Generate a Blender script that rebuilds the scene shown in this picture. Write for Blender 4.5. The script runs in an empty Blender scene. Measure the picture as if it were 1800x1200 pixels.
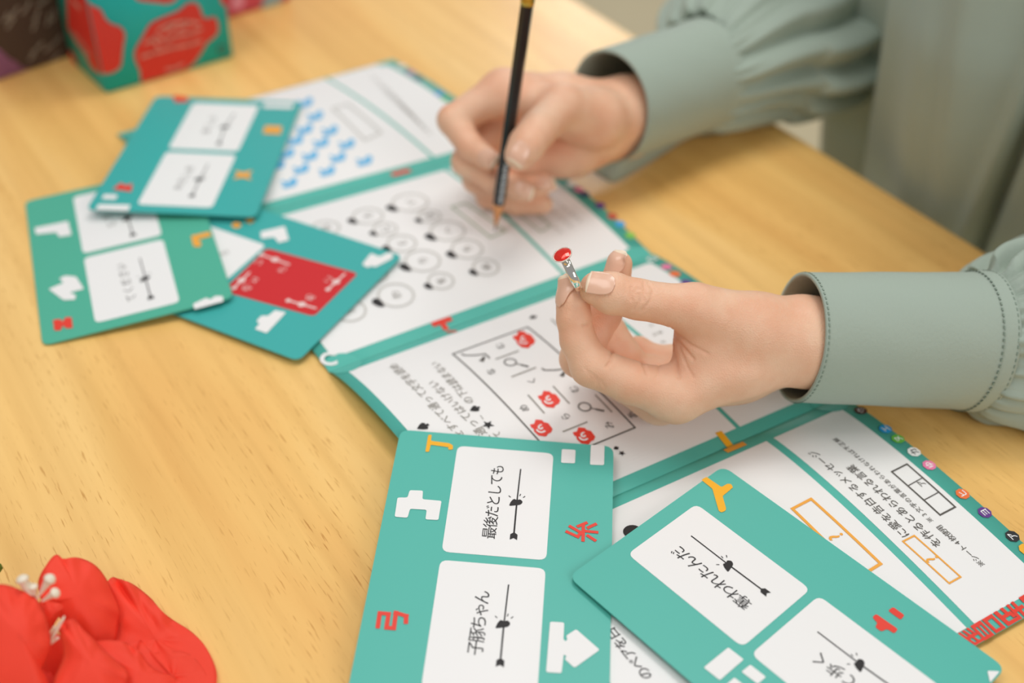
import bpy, bmesh, math, random
import numpy as np
from mathutils import Vector, Matrix
random.seed(7)
rng = np.random.default_rng(7)
SC = bpy.context.scene
COL = SC.collection

# ------------------------------------------------------------------ camera
F_PX, PITCH, ROLL, H_CAM = 2136.23, 0.68560406, 0.0259163, 0.40664
FOCUS, FSTOP = 0.530, 3.7
fwd = np.array([0, math.cos(PITCH), -math.sin(PITCH)])
_r0 = np.array([1.0, 0, 0]); _u0 = np.cross(_r0, fwd)
cr, sr = math.cos(ROLL), math.sin(ROLL)
RGT = cr*_r0 + sr*_u0
UPV = -sr*_r0 + cr*_u0
CAM = np.array([0, 0, H_CAM])
cam = bpy.data.cameras.new('camera'); camo = bpy.data.objects.new('camera', cam); COL.objects.link(camo)
cam.sensor_width = 36; cam.lens = F_PX/1800*36; cam.clip_start = 0.01; cam.clip_end = 30
m = Matrix(((RGT[0], UPV[0], -fwd[0], 0), (RGT[1], UPV[1], -fwd[1], 0), (RGT[2], UPV[2], -fwd[2], H_CAM), (0, 0, 0, 1)))
camo.matrix_world = m
cam.dof.use_dof = True; cam.dof.focus_distance = FOCUS; cam.dof.aperture_fstop = FSTOP
SC.camera = camo

# ------------------------------------------------------------------ light
W = bpy.data.worlds.new('world'); SC.world = W; W.use_nodes = True
bg = W.node_tree.nodes['Background']; bg.inputs[0].default_value = (0.98, 0.97, 1.0, 1); bg.inputs[1].default_value = 0.40
def area(name, loc, target, size, power, col=(1, 1, 1)):
    l = bpy.data.lights.new(name, 'AREA'); l.shape = 'RECTANGLE'; l.size, l.size_y = size; l.energy = power; l.color = col
    o = bpy.data.objects.new(name, l); COL.objects.link(o); o.location = loc
    o.rotation_euler = (Vector(target)-Vector(loc)).to_track_quat('-Z', 'Y').to_euler()
    return o
area('ceiling_light', (0.30, 1.0, 1.75), (0.05, 0.5, 0), (.6, .6), 12, (1, 0.982, 0.96))
area('ceiling_light', (-0.65, 0.30, 1.85), (-.15, 0.45, 0), (.9, .9), 11.5, (1, 0.985, 0.965))
area('window_light', (0.22, 3.5, 1.22), (0, 0.8, 0), (.36, .8), 8, (1, 0.97, 0.93))
area('front_fill_light', (1.5, -1.5, 1.35), (0.1, 0.5, 0), (1.4, 1.2), 22, (1, 0.985, 0.97))  # added fill lamp, no real window: brightens hand sides turned towards the camera
SC.view_settings.view_transform = 'Standard'; SC.view_settings.look = 'None'
SC.view_settings.gamma = 1; SC.view_settings.exposure = -0.19; SC.view_settings.use_curve_mapping = False

# ------------------------------------------------------------------ helpers
def ray(p): return fwd + RGT*((p[0]-900)/F_PX) - UPV*((p[1]-600)/F_PX)
def at_depth(p, d): return CAM + ray(p)*d                 # point on the pixel's ray at a distance along the view axis
def at_z(p, z=0.0):
    r = ray(p); return CAM + r*((z-H_CAM)/r[2])
def lin(c):
    c = np.array(c, float)/255
    return tuple(np.where(c <= .04045, c/12.92, ((c+.055)/1.055)**2.4))+(1.0,)
MATS = {}
def mat(name, rgb, rough=.5, spec=.5, metal=0.0, bump=None, noise=None, sss=None, coat=None, sheen=None):
    m = bpy.data.materials.new(name); m.use_nodes = True
    nt = m.node_tree; b = nt.nodes['Principled BSDF']
    c = lin(rgb)
    b.inputs['Base Color'].default_value = c; b.inputs['Roughness'].default_value = rough
    b.inputs['Specular IOR Level'].default_value = spec; b.inputs['Metallic'].default_value = metal
    if coat: b.inputs['Coat Weight'].default_value = coat
    if sheen: b.inputs['Sheen Weight'].default_value = sheen
    tc = nt.nodes.new('ShaderNodeTexCoord')
    if noise:      # slight mottling of the base colour: (scale, amount)
        n = nt.nodes.new('ShaderNodeTexNoise'); n.inputs['Scale'].default_value = noise[0]; n.inputs['Detail'].default_value = 4
        nt.links.new(tc.outputs['Object'], n.inputs['Vector'])
        mx = nt.nodes.new('ShaderNodeMix'); mx.data_type = 'RGBA'
        a = noise[1]
        mx.inputs['A'].default_value = tuple(min(1, v*(1-a)) for v in c[:3])+(1,)
        mx.inputs['B'].default_value = tuple(min(1, v*(1+a)) for v in c[:3])+(1,)
        nt.links.new(n.outputs['Fac'], mx.inputs['Factor']); nt.links.new(mx.outputs['Result'], b.inputs['Base Color'])
    if bump:
        n = nt.nodes.new('ShaderNodeTexNoise'); n.inputs['Scale'].default_value = bump[0]; n.inputs['Detail'].default_value = 5
        nt.links.new(tc.outputs['Object'], n.inputs['Vector'])
        bp = nt.nodes.new('ShaderNodeBump'); bp.inputs['Strength'].default_value = bump[1]; bp.inputs['Distance'].default_value = bump[2] if len(bump) > 2 else .001
        nt.links.new(n.outputs['Fac'], bp.inputs['Height']); nt.links.new(bp.outputs['Normal'], b.inputs['Normal'])
    if sss:
        b.inputs['Subsurface Weight'].default_value = sss[0]
        b.inputs['Subsurface Radius'].default_value = sss[1]; b.inputs['Subsurface Scale'].default_value = sss[2]
    MATS[name] = m
    return m
def tag(o, label=None, cat=None, group=None, kind=None):
    if label: o['label'] = label
    if cat: o['category'] = cat
    if group: o['group'] = group
    if kind: o['kind'] = kind
    return o
def empty(name, loc):
    o = bpy.data.objects.new(name, None); COL.objects.link(o); o.location = tuple(loc); o.empty_display_size = .02
    return o
def mesh_obj(name, verts, faces, material, parent=None, smooth=True):
    me = bpy.data.meshes.new(name)
    v = np.asarray(verts, float)
    off = np.zeros(3)
    p = parent
    while p is not None:
        off = off + np.array(p.location); p = p.parent
    me.from_pydata((v-off).tolist(), [], [list(map(int, f)) for f in faces]); me.update()
    if smooth: me.polygons.foreach_set('use_smooth', [True]*len(me.polygons))
    me.materials.append(material)
    o = bpy.data.objects.new(name, me); COL.objects.link(o)
    if parent: o.parent = parent
    return o
def bm_arrays(bm):
    bm.verts.ensure_lookup_table(); bm.verts.index_update()
    return np.array([v.co[:] for v in bm.verts]), [[v.index for v in f.verts] for f in bm.faces]
def merge(parts):
    V, Fc, n = [], [], 0
    for v, f in parts:
        V.append(np.asarray(v, float)); Fc += [[i+n for i in q] for q in f]; n += len(v)
    return np.vstack(V), Fc

# ------------------------------------------------------------------ materials
TEAL = mat('teal_print', (88, 188, 172), .42, .4)
TEALB = mat('blue_teal_print', (66, 178, 172), .42, .4)
TEALG = mat('green_teal_print', (84, 182, 154), .42, .4)
WHITE = mat('white_print', (244, 243, 240), .45, .4)
PAPER = mat('paper_edge', (214, 214, 200), .7, .3)
BLACK = mat('black_print', (44, 42, 42), .5, .3)
GREY = mat('grey_print', (206, 204, 197), .5, .3)
INK = mat('dark_line_print', (92, 88, 82), .5, .3)
LINEC = mat('light_line_print', (150, 146, 136), .5, .3)
GREENGREY = mat('green_grey_print', (178, 192, 168), .5, .3)
RED = mat('red_print', (236, 66, 50), .42, .4)
DRED = mat('crimson_print', (212, 40, 44), .42, .4)
YEL = mat('yellow_print', (252, 184, 36), .42, .4)
ORAN = mat('orange_print', (248, 174, 66), .42, .4)
BLUE = mat('light_blue_print', (110, 190, 232), .45, .4)
def wood():
    m = bpy.data.materials.new('oiled_rubberwood'); m.use_nodes = True; nt = m.node_tree; N = nt.nodes; L = nt.links
    b = N['Principled BSDF']; b.inputs['Roughness'].default_value = .32; b.inputs['Specular IOR Level'].default_value = .5
    tc = N.new('ShaderNodeTexCoord')
    def noise(scale, sx, sy, detail=4, dist=0.0, src=None):
        mp = N.new('ShaderNodeMapping'); mp.inputs['Scale'].default_value = (sx, sy, 1)
        L.new((src or tc.outputs['Object']), mp.inputs['Vector'])
        n = N.new('ShaderNodeTexNoise'); n.inputs['Scale'].default_value = scale; n.inputs['Detail'].default_value = detail
        n.inputs['Distortion'].default_value = dist
        L.new(mp.outputs['Vector'], n.inputs['Vector']); return n.outputs['Fac']
    def ramp(src, stops):
        r = N.new('ShaderNodeValToRGB'); e = r.color_ramp.elements
        while len(e) < len(stops): e.new(.5)
        for k, (p, c) in enumerate(stops): e[k].position = p; e[k].color = c
        L.new(src, r.inputs['Fac']); return r.outputs['Color']
    def mix(mode, fac, a, bb):
        x = N.new('ShaderNodeMix'); x.data_type = 'RGBA'; x.blend_type = mode
        for s, v in (('Factor', fac), ('A', a), ('B', bb)):
            if hasattr(v, 'node'): L.new(v, x.inputs[s])
            else: x.inputs[s].default_value = v
        return x.outputs['Result']
    c = ramp(noise(9, .28, 1.6, 3, .6), [(.3, lin((241, 186, 106))), (.5, lin((249, 201, 120))), (.7, lin((254, 212, 136)))])
    # figure: long soft streaks
    st = ramp(noise(60, .05, 1.5, 5, .4), [(.33, (.90, .86, .80, 1)), (.6, (1.03, 1.03, 1.03, 1))])
    c = mix('MULTIPLY', .8, c, st)
    # pores: short thin dark dashes along the grain
    po = ramp(noise(1000, .075, 1.0, 2, 0), [(.29, (.68, .55, .40, 1)), (.39, (1, 1, 1, 1))])
    clus = ramp(noise(16, .3, 1.6, 3, .5), [(.36, (0, 0, 0, 1)), (.62, (1, 1, 1, 1))])
    bw = N.new('ShaderNodeRGBToBW'); L.new(clus, bw.inputs[0])
    c = mix('MULTIPLY', bw.outputs[0], c, po)
    L.new(c, b.inputs['Base Color'])
    bp = N.new('ShaderNodeBump'); bp.inputs['Strength'].default_value = .12; bp.inputs['Distance'].default_value = .0005
    L.new(noise(420, .055, 1.0, 2, 0), bp.inputs['Height']); L.new(bp.outputs['Normal'], b.inputs['Normal'])
    return m
WOOD = wood()
FLOORM = mat('beige_floor_finish', (226, 212, 172), .5, .4, noise=(3, .06))

# ------------------------------------------------------------------ setting and table
def box_mesh(cx, cy, cz, sx, sy, sz, bev=.003, seg=3):
    bm = bmesh.new(); bmesh.ops.create_cube(bm, size=1)
    for v in bm.verts: v.co = Vector((v.co.x*sx, v.co.y*sy, v.co.z*sz))
    if bev: bmesh.ops.bevel(bm, geom=list(bm.edges), offset=bev, segments=seg, profile=.5, affect='EDGES')
    for v in bm.verts: v.co += Vector((cx, cy, cz))
    r = bm_arrays(bm); bm.free(); return r
v, f = box_mesh(0, 1.0, -.73, 7, 8, .02, 0)
tag(mesh_obj('floor', v, f, FLOORM, None, False), kind='structure')
E0, E1 = at_z((1017, 0)), at_z((1740, 445))
ED = (E1-E0)/np.linalg.norm(E1-E0)                        # along the far edge of the table
ANG = math.atan2(ED[1], ED[0])
NIN = np.array([-ED[1], ED[0], 0]);
if NIN[0] > 0: NIN = -NIN                                  # towards the table's inside
tab = empty('table', (0, 0, 0)); tab.rotation_euler = (0, 0, ANG)
tag(tab, 'pale oiled wooden table with visible grain carrying the cards and boxes', 'table')
e0l = (E0@ED, E0@np.array([-math.sin(ANG), math.cos(ANG), 0]))
TW = .85
yin = -1 if (NIN@np.array([-math.sin(ANG), math.cos(ANG), 0])) < 0 else 1
cx, cy = e0l[0]+.15, e0l[1]+yin*TW/2
v, f = box_mesh(cx, cy, -.015, 1.7, TW, .03, .004)
def child_local(name, vf, material, parent, smooth=False):
    o = mesh_obj(name, vf[0], vf[1], material, None, smooth); o.parent = parent; return o
child_local('tabletop', (v, f), WOOD, tab)
for sx in (-1, 1):
    for sy in (-1, 1):
        child_local('leg', box_mesh(cx+sx*.78, cy+sy*(TW/2-.06), -.375, .06, .06, .69, .004), WOOD, tab)

# ------------------------------------------------------------------ printed surfaces
class Flat:
    """a stiff card: local u (short side), v (long side) in metres"""
    def __init__(s, O, U, V): s.O, s.U, s.V = O, U, V; s.n = np.cross(U, V); s.n = s.n*np.sign(s.n[2]); s.n /= np.linalg.norm(s.n)
    def uv(s, p):
        r = ray(p); t = ((s.O-CAM)@s.n)/(r@s.n); d = CAM+r*t-s.O
        return np.array([d@s.U, d@s.V])
    def pos(s, u, v, lift=0): return s.O + np.outer(u, s.U) + np.outer(v, s.V) + s.n*lift
class Page:
    """one arched leaf of the accordion booklet: u along the fold, v across"""
    def __init__(s, La, Ra, Lb, Rb, prof):
        s.La, s.Ra, s.Lb, s.Rb, s.prof = La, Ra, Lb, Rb, prof
        s.w = np.linalg.norm(Ra-La); s.d = np.linalg.norm(Rb-Ra)
    def xy(s, u, v):
        a = (u/s.w)[:, None]; t = (v/s.d)[:, None]
        return (s.La*(1-a)+s.Ra*a)*(1-t)+(s.Lb*(1-a)+s.Rb*a)*t
    def base(s, u, v):
        p = s.xy(u, v); return np.column_stack([p, s.prof(u/s.w, v/s.d)])
    def pos(s, u, v, lift=0):
        u = np.asarray(u, float); v = np.asarray(v, float)
        p = s.base(u, v)
        if lift:
            e = 1e-4
            n = np.cross(s.base(u+e, v)-p, s.base(u, v+e)-p); n *= np.sign(n[:, 2:3]); n /= np.linalg.norm(n, axis=1)[:, None]
            p = p+n*lift
        return p
    def uv(s, p):
        r = ray(p); x = np.array([.1, .07])
        def G(x):
            q = s.base(np.array([x[0]]), np.array([x[1]]))[0]-CAM
            k = q@fwd; return np.array([q@RGT/k-r@RGT, q@UPV/k-r@UPV])
        for _ in range(30):
            g = G(x); e = 1e-5
            J = np.column_stack([(G(x+[e, 0])-g)/e, (G(x+[0, e])-g)/e])
            st = np.linalg.solve(J, g); nn = np.linalg.norm(st)
            x = x - st*min(1, .05/nn if nn > 0 else 1)
            if nn < 1e-7: break
        return x
LAY = .00012
def decal(name, S, shapes, material, parent, layer=1, slice_v=0):
    """shapes: list of (verts2d, faces) in uv; one flat printed mesh following surface S"""
    V, Fc = merge([(np.column_stack([np.asarray(a, float), np.full(len(a), (k % 40)*1.5e-6)]), b) for k, (a, b) in enumerate(shapes)])
    if slice_v:
        bm = bmesh.new(); vs = [bm.verts.new(p) for p in V]
        for q in Fc:
            try: bm.faces.new([vs[i] for i in q])
            except ValueError: pass
        lo, hi = V[:, 1].min(), V[:, 1].max(); k = math.ceil(lo/slice_v)
        while k*slice_v < hi:
            bmesh.ops.bisect_plane(bm, geom=bm.verts[:]+bm.edges[:]+bm.faces[:], plane_co=(0, k*slice_v, 0), plane_no=(0, 1, 0)); k += 1
        V, Fc = bm_arrays(bm); bm.free()
    P = S.pos(V[:, 0], V[:, 1], layer*LAY); P[:, 2] += V[:, 2]        # overlapping strokes never share a plane
    # make every face look up
    out = []
    for q in Fc:
        a, b, c = P[q[0]], P[q[1]], P[q[2]]
        out.append(q if np.cross(b-a, c-a)[2] > 0 else q[::-1])
    o = mesh_obj(name, P, out, material, parent, False)
    if len(shapes) > 1: o['kind'] = 'stuff'
    return o
def each(name, S, shapes, material, parent, layer=1, slice_v=0):
    for q in shapes: decal(name, S, [q], material, parent, layer, slice_v)
def rounded(pts, r, n=4):
    pts = [np.asarray(p, float) for p in pts]; out = []
    for i, p in enumerate(pts):
        a, b = pts[i-1]-p, pts[(i+1) % len(pts)]-p
        la, lb = np.linalg.norm(a), np.linalg.norm(b)
        rr = min(r, la*.48, lb*.48)
        if rr <= 1e-7: out.append(p); continue
        A, B = p+a/la*rr, p+b/lb*rr
        for k in range(n+1):
            t = k/n; out.append((1-t)**2*A+2*t*(1-t)*p+t*t*B)
    return np.array(out)
def fill(pts):
    from mathutils.geometry import tessellate_polygon
    tri = tessellate_polygon([[Vector((p[0], p[1], 0)) for p in pts]])
    return np.asarray(pts, float)[:, :2], [list(t) for t in tri]
def poly(S, px, r=0.0): return fill(rounded([S.uv(p) for p in px], r))
def stroke(a, b, w, ext=0):
    a, b = np.asarray(a, float), np.asarray(b, float); d = (b-a)/np.linalg.norm(b-a); n = np.array([-d[1], d[0]])*w/2
    a = a-d*ext; b = b+d*ext
    return np.array([a+n, b+n, b-n, a-n]), [[0, 1, 2, 3]]
def line(S, p, q, w, ext=0): return stroke(S.uv(p), S.uv(q), w, ext)
def pline(S, pts, w, closed=False):
    q = [S.uv(p) for p in pts]
    return [stroke(q[i], q[(i+1) % len(q)], w, w/2) for i in range(len(q) if closed else len(q)-1)]
def disc(c, r, n=20, ph=0): 
    a = np.arange(n)/n*2*math.pi+ph
    return np.column_stack([c[0]+r*np.cos(a), c[1]+r*np.sin(a)]), [list(range(n))]
def annulus(c, r0, r1, n=28, a0=0, a1=2*math.pi):
    full = abs(a1-a0-2*math.pi) < 1e-6; k = n if full else n+1
    a = a0+(a1-a0)*np.arange(k)/n
    v = np.vstack([np.column_stack([c[0]+r*np.cos(a), c[1]+r*np.sin(a)]) for r in (r0, r1)])
    return v, [[i, (i+1) % k, k+(i+1) % k, k+i] for i in range(n)]
def rect(u0, v0, u1, v1, r=0): return fill(rounded([(u0, v0), (u1, v0), (u1, v1), (u0, v1)], r))
_txt = {}
def glyphs(s, bold=0.0):
    if (s, bold) not in _txt:
        t = bpy.data.curves.new('t', 'FONT'); t.body = s; t.align_x = 'LEFT'; t.offset = bold; t.resolution_u = 3
        o = bpy.data.objects.new('t', t); COL.objects.link(o); dg = bpy.context.evaluated_depsgraph_get(); dg.update()
        me = o.evaluated_get(dg).to_mesh()
        v = np.array([q.co[:2] for q in me.vertices]); f = [list(p.vertices) for p in me.polygons]
        o.evaluated_get(dg).to_mesh_clear(); bpy.data.objects.remove(o); bpy.data.curves.remove(t)
        _txt[s, bold] = (v, f)
    return _txt[s, bold]
def text(S, s, p0, p1, size=None, bold=0.0, up=None, squash=1.0):
    """s written from pixel p0 (centre of its first sign) to p1 (centre of its last); up: uv direction of the glyphs' top"""
    a, b = S.uv(p0), S.uv(p1); n = len(s)
    return text_uv(s, a, b, size, bold, squash)
def text_uv(s, a, b, size=None, bold=0.0, squash=1.0):
    a, b = np.asarray(a, float), np.asarray(b, float); n = len(s)
    L = np.linalg.norm(b-a); x = (b-a)/L
    adv = L/max(1, n-1)
    em = (size or adv)
    y = np.array([x[1], -x[0]])                          # uv frame is left-handed seen from above
    out = []
    for k, ch in enumerate(s):
        if ch in ' 　': continue
        if ch == '※':
            q = a+x*adv*k; e = em*.36
            for sx, sy in ((1, 1), (1, -1)): out.append(stroke(q-(x*sx+y*sy)*e, q+(x*sx+y*sy)*e, em*.07))
            for d in (x, -x, y, -y): out.append(disc(q+d*em*.27, em*.075, 8))
            continue
        v, f = glyphs(ch, bold)
        if len(v) == 0: continue
        cx0 = .5 if ord(ch) > 255 else (v[:, 0].min()+v[:, 0].max())/2
        cy0 = .38 if ord(ch) > 255 else .36
        q = a+x*adv*k
        out.append((q + (v[:, :1]-cx0)*em*x + (v[:, 1:]-cy0)*em*squash*y, f))
    return out

# ------------------------------------------------------------------ booklet: four A5 leaves folded like an accordion
def zz(o, s): return lambda x, y: (o[0]+x*s, o[1]+y*s)
def px(fn, *pts): return [fn(*p) for p in pts]
Rp = [at_z(p, .0012)[:2] for p in ((690, 105), (903, 253), (1145, 447), (1478, 698), (1885, 1040))]
LP = .205
angs = [32.0, 30.6, 33.0, 31.6, 31.0]
Lp = [r-LP*np.array([math.cos(math.radians(a)), math.sin(math.radians(a))]) for r, a in zip(Rp, angs)]
Lp[0] = at_z((206, 236), .0012)[:2]
def arch(A0, A1, p=1.0, end=.0):
    return lambda a, t: .0012+(A0*(1-a)+A1*a)*np.sin(math.pi*np.clip(t, 0, 1)**p)**.85+end*t
PAGES = [Page(Lp[0], Rp[0], Lp[1], Rp[1], arch(.004, .0045)),
         Page(Lp[1], Rp[1], Lp[2], Rp[2], arch(.003, .006)),
         Page(Lp[2], Rp[2], Lp[3], Rp[3], arch(.0095, .006, .75)),
         Page(Lp[3], Rp[3], Lp[4], Rp[4], arch(.005, .0055, .72, .0012))]
def ground(xy):
    """height of what lies under a point: booklet leaf or table"""
    z = np.zeros(len(xy))
    for P in PAGES:
        A = np.column_stack([(P.Ra-P.La), (P.Lb-P.La)]); st = np.linalg.solve(A, (xy-P.La).T)
        a, t = st; m = (a > -.02) & (a < 1.02) & (t > -.01) & (t < 1.01)
        z[m] = np.maximum(z[m], P.prof(np.clip(a[m], 0, 1), np.clip(t[m], 0, 1)))
    return z
bk = empty('booklet', list(np.mean(Rp, axis=0))+[0.0])
tag(bk, 'long white and teal accordion-folded puzzle booklet opened across the table', 'booklet')
def page_body(P):
    nu = 9; vl = [k*.002 for k in range(int(P.d/.002)+1)]; vl += [P.d] if P.d-vl[-1] > 1e-5 else []; nv = len(vl)
    g = [(u, v) for v in vl for u in np.linspace(0, P.w, nu)]
    g = np.array(g); top = P.pos(g[:, 0], g[:, 1]); bot = top-np.array([0, 0, .0005])
    V = np.vstack([top, bot]); n = len(g); Fc = []
    for j in range(nv-1):
        for i in range(nu-1):
            a = j*nu+i; q = [a, a+nu, a+nu+1, a+1]
            Fc.append(q); Fc.append([k+n for k in q[::-1]])
    ring = list(range(nu))+[j*nu+nu-1 for j in range(1, nv)]+[(nv-1)*nu+i for i in range(nu-2, -1, -1)]+[j*nu for j in range(nv-2, 0, -1)]
    for a, b in zip(ring, ring[1:]+ring[:1]): Fc.append([a, b, b+n, a+n])
    return V, Fc
PG = []
for P in PAGES:
    v, f = page_body(P); PG.append(mesh_obj('page', v, f, TEAL, bk))
z3 = zz((1300, 700), .35); z5 = zz((440, 280), 660/1800); z6 = zz((400, 90), 460/1781); z8b = zz((980, 300), 260/1418)
z1c = zz((540, 320), .2); z2b = zz((780, 560), .2); z4 = zz((560, 560), 1/3); z3c = zz((1460, 720), 340/1457); z4c = zz((1380, 780), 280/1527)
z5b = zz((1060, 740), .15); z6s = zz((1600, 980), 200/1091); zk = zz((300, 360), 440/1800); zf = zz((160, 160), 380/1800)
za = zz((680, 740), 420/1800); za2 = zz((620, 980), 480/1800); zb = zz((1000, 820), 500/1579); zb6 = zz((1200, 1000), 1/6); zd = zz((0, 320), 560/1800)
SL = .002
# the u of each leaf's divider strip, and the white fields left and right of it
div_u = [np.mean([PAGES[0].uv(z6(*q))[0] for q in ((735, 195), (1050, 430), (1300, 680))]),
         np.mean([PAGES[1].uv(z5(*q))[0] for q in ((930, 60), (1230, 265), (1480, 520))]),
         PAGES[2].uv(z3(-30, 90))[0] if 0 else np.mean([PAGES[2].uv(q)[0] for q in ((1115, 590), (1290, 735))]),
         np.mean([PAGES[3].uv(z3(*q))[0] for q in ((200, 262), (600, 600), (1150, 1090))])]
mg = [(.0014, .0082), (.0100, .0081), (.0090, .0073), (.0080, .0077)]
for i, P in enumerate(PAGES):
    t0, t1 = mg[i]; d = div_u[i]; h = .0012 if i < 3 else .0022
    tl, tr = .0062, P.w-.0085
    for k, (a, b) in enumerate(((tl, d-h), (d+h, tr))):
        decal('white_panel', P, [rect(a, t0, b, P.d-t1)], WHITE, PG[i], 1, SL)
    ds = []
    if i == 0: ds += [disc((.006, .0), .0085, 24), disc((P.w-.006, .0), .0085, 24)]
    if i > 0: ds += [disc((.008, .0), .0098, 24), disc((P.w-.008, .0), .0098, 24)]
    if i < 3: ds += [disc((.008, P.d), .0098, 24), disc((P.w-.008, P.d), .0098, 24)]
    # scallops bite into the white fields at the fold ends; cut to the leaf
    cut = []
    for v, f in ds:
        v = v.copy(); v[:, 1] = np.clip(v[:, 1], 0, P.d); v[:, 0] = np.clip(v[:, 0], 0, P.w)
        cut.append((v, f))
    each('corner_scallop', P, cut, TEAL, PG[i], 2, SL)
# --- leaf 0: blue birds, answer box, faint text
P0, P1, P2, P3 = PAGES
birds = []
for c in ((590, 440), (520, 530), (690, 540), (455, 605), (630, 622), (805, 632), (395, 695), (555, 712), (745, 722), (925, 745), (495, 800), (672, 815), (415, 895), (330, 775), (520, 350)):
    o = np.array(c)
    birds.append(poly(P0, [z6(*(o+q)) for q in np.array([(-58, -8), (-30, -14), (-12, 4), (30, -34), (58, -30), (60, 0), (44, 26), (10, 30), (-8, 40), (-36, 38), (-48, 24), (-26, 14)])], .0006))
each('bird_print', P0, birds, BLUE, PG[0], 3, SL)
decal('answer_box', P0, pline(P0, px(z6, (715, 392), (818, 362), (1045, 555), (935, 608)), .0017, True), GREY, PG[0], 3, SL)
tx = []
for k in range(7):
    tx += text(P0, 'あらわれる言葉をつくる', z6(1330-22*k+40, 560-24*k), z6(1060-20*k+40, 310-24*k), .0030)
decal('printed_text', P0, tx, LINEC, PG[0], 3)
# --- leaf 1: circles with black drops
rings, drops, ch = [], [], []
for k, (x, y, w, h) in enumerate(((905, 180, 340, 185), (535, 300, 290, 160), (1075, 303, 220, 150), (685, 415, 230, 150), (165, 405, 265, 150), (1235, 430, 330, 200), (830, 540, 280, 170),
                     (1405, 590, 300, 180), (1015, 692, 335, 215), (1570, 750, 250, 175), (620, 825, 200, 170), (1175, 870, 250, 180), (780, 995, 345, 240), (370, 1130, 320, 230))):
    c = P1.uv(z1c(x, y)); r = np.linalg.norm(P1.uv(z1c(x+w/2, y))-P1.uv(z1c(x-w/2, y)))/2*.97
    rings.append(annulus(c, r-.0013, r))
    e = P1.uv(z1c(x-w*.5, y+h*.28))-c; e /= np.linalg.norm(e); n = np.array([-e[1], e[0]])
    q = [c+e*(r-.0009)+n*.0, c+e*r*.98-n*r*.52, c+e*r*1.28-n*r*.34, c+e*r*1.44+n*r*.10, c+e*r*1.22+n*r*.34, c+e*(r-.0003)+n*r*.30]
    drops.append(fill(rounded(q, .0012)))
    s = 'いろはにほへとちりぬるをわか'[k]; d = np.array([0, -1.0])
    ch += text_uv(s+s, c, c+d*.004, .0062)[:1]
each('circle_print', P1, rings, GREY, PG[1], 3, SL)
each('drop_print', P1, drops, BLACK, PG[1], 4, SL)
decal('printed_text', P1, ch, LINEC, PG[1], 4, SL)
decal('answer_box', P1, pline(P1, px(z1c, (1268, 222), (1390, 188), (1742, 435), (1610, 492)), .0013, True), GREENGREY, PG[1], 3, SL)
decal('answer_box', P1, pline(P1, [(905, 372), (925, 362), (968, 398), (950, 408)], .0009, True), GREENGREY, PG[1], 3, SL)
tx = []
for a, b in (((985, 408), (925, 362)), ((1003, 398), (944, 352)), ((1020, 388), (965, 345))): tx += text(P1, 'を作るとあらわれる', a, b, .0026)
decal('printed_text', P1, tx, LINEC, PG[1], 3)
# --- leaf 2: letter maze
def ln(*p, w=.0007, e=0): return line(P2, p[0], p[1], w, e)
c1, c2, c4l = P2.uv(z2b(105, 303)), P2.uv(z2b(738, 78)), P2.uv((938, 773))
bl = P2.uv((1048, 780)); br = P2.uv((1136, 744))
v0, v1 = (c1[1]+c2[1])/2, (bl[1]+br[1])/2; u0, u1 = (c1[0]+c4l[0])/2, c2[0]
frame = [stroke((u0, v0), (u0, v1), .0008, .0004), stroke((u0, v0), (u1, v0), .0008, .0004), stroke((u0, v1), (u1, v1), .0008, .0004), stroke((u1, v0), (u1, v1), .0008, .0004)]
decal('maze_frame', P2, frame, INK, PG[2], 3, SL)
ax = [0]*1
walls = [ln(z2b(*a), z2b(*b), w=.0008) for a, b in (((455, 360), (660, 285)), ((595, 515), (810, 432)), ((960, 595), (1105, 750)), ((740, 672), (885, 835)), ((1330, 672), (1478, 825)), ((1045, 997), (1262, 910)), ((945, 8), (1030, 90)))]
each('maze_wall', P2, walls, LINEC, PG[2], 3, SL)
rose, swirl = [], []
for c in ((705, 185), (925, 710), (857, 962), (1232, 1030)):
    o = np.array(c)
    rose.append(poly(P2, [z2b(*(o+np.array(q)*1.02)) for q in ((-98, -28), (-62, -34), (-48, -72), (8, -66), (20, -50), (60, -40), (98, 10), (84, 40), (60, 50), (40, 76), (-22, 68), (-62, 32), (-66, 8), (-84, 0))], .0003))
    sp = [(math.cos(t)*(6+5.2*t), math.sin(t)*(4+4.4*t)) for t in np.linspace(.3, 4.6, 12)]
    swirl += pline(P2, [z2b(*(o+np.array(q))) for q in sp], .0008)
    swirl += pline(P2, [z2b(*(o+np.array((math.cos(t)*44, math.sin(t)*40)))) for t in np.linspace(.9, 2.6, 7)], .0009)
each('rose_print', P2, rose, RED, PG[2], 3, SL); decal('rose_swirl', P2, swirl, WHITE, PG[2], 4, SL)
ic = []
for o, h in (((585, 385), (745, 425)), ((1238, 778), (1410, 815))):
    c = P2.uv(z2b(*o)); ic.append(annulus(c, .0026, .0033)); hh = P2.uv(z2b(*h)); d = (hh-c)/np.linalg.norm(hh-c)
    ic.append(stroke(c+d*.0032, c+d*.006, .0006)); ic.append(stroke(c+d*.0055, hh, .0012))
for o in ((0, 0), (705, 130)):
    o = np.array(o); ic += pline(P2, [z2b(*(o+q)) for q in np.array([(160, 312), (180, 325), (270, 325), (330, 318), (360, 312), (390, 335), (400, 350)])], .0008)
    ic.append(poly(P2, [z2b(*(o+q)) for q in np.array([(345, 335), (368, 340), (350, 385), (310, 372), (332, 355)])]))
decal('magnifier_print', P2, ic, INK, PG[2], 3, SL)
tx = []
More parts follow.
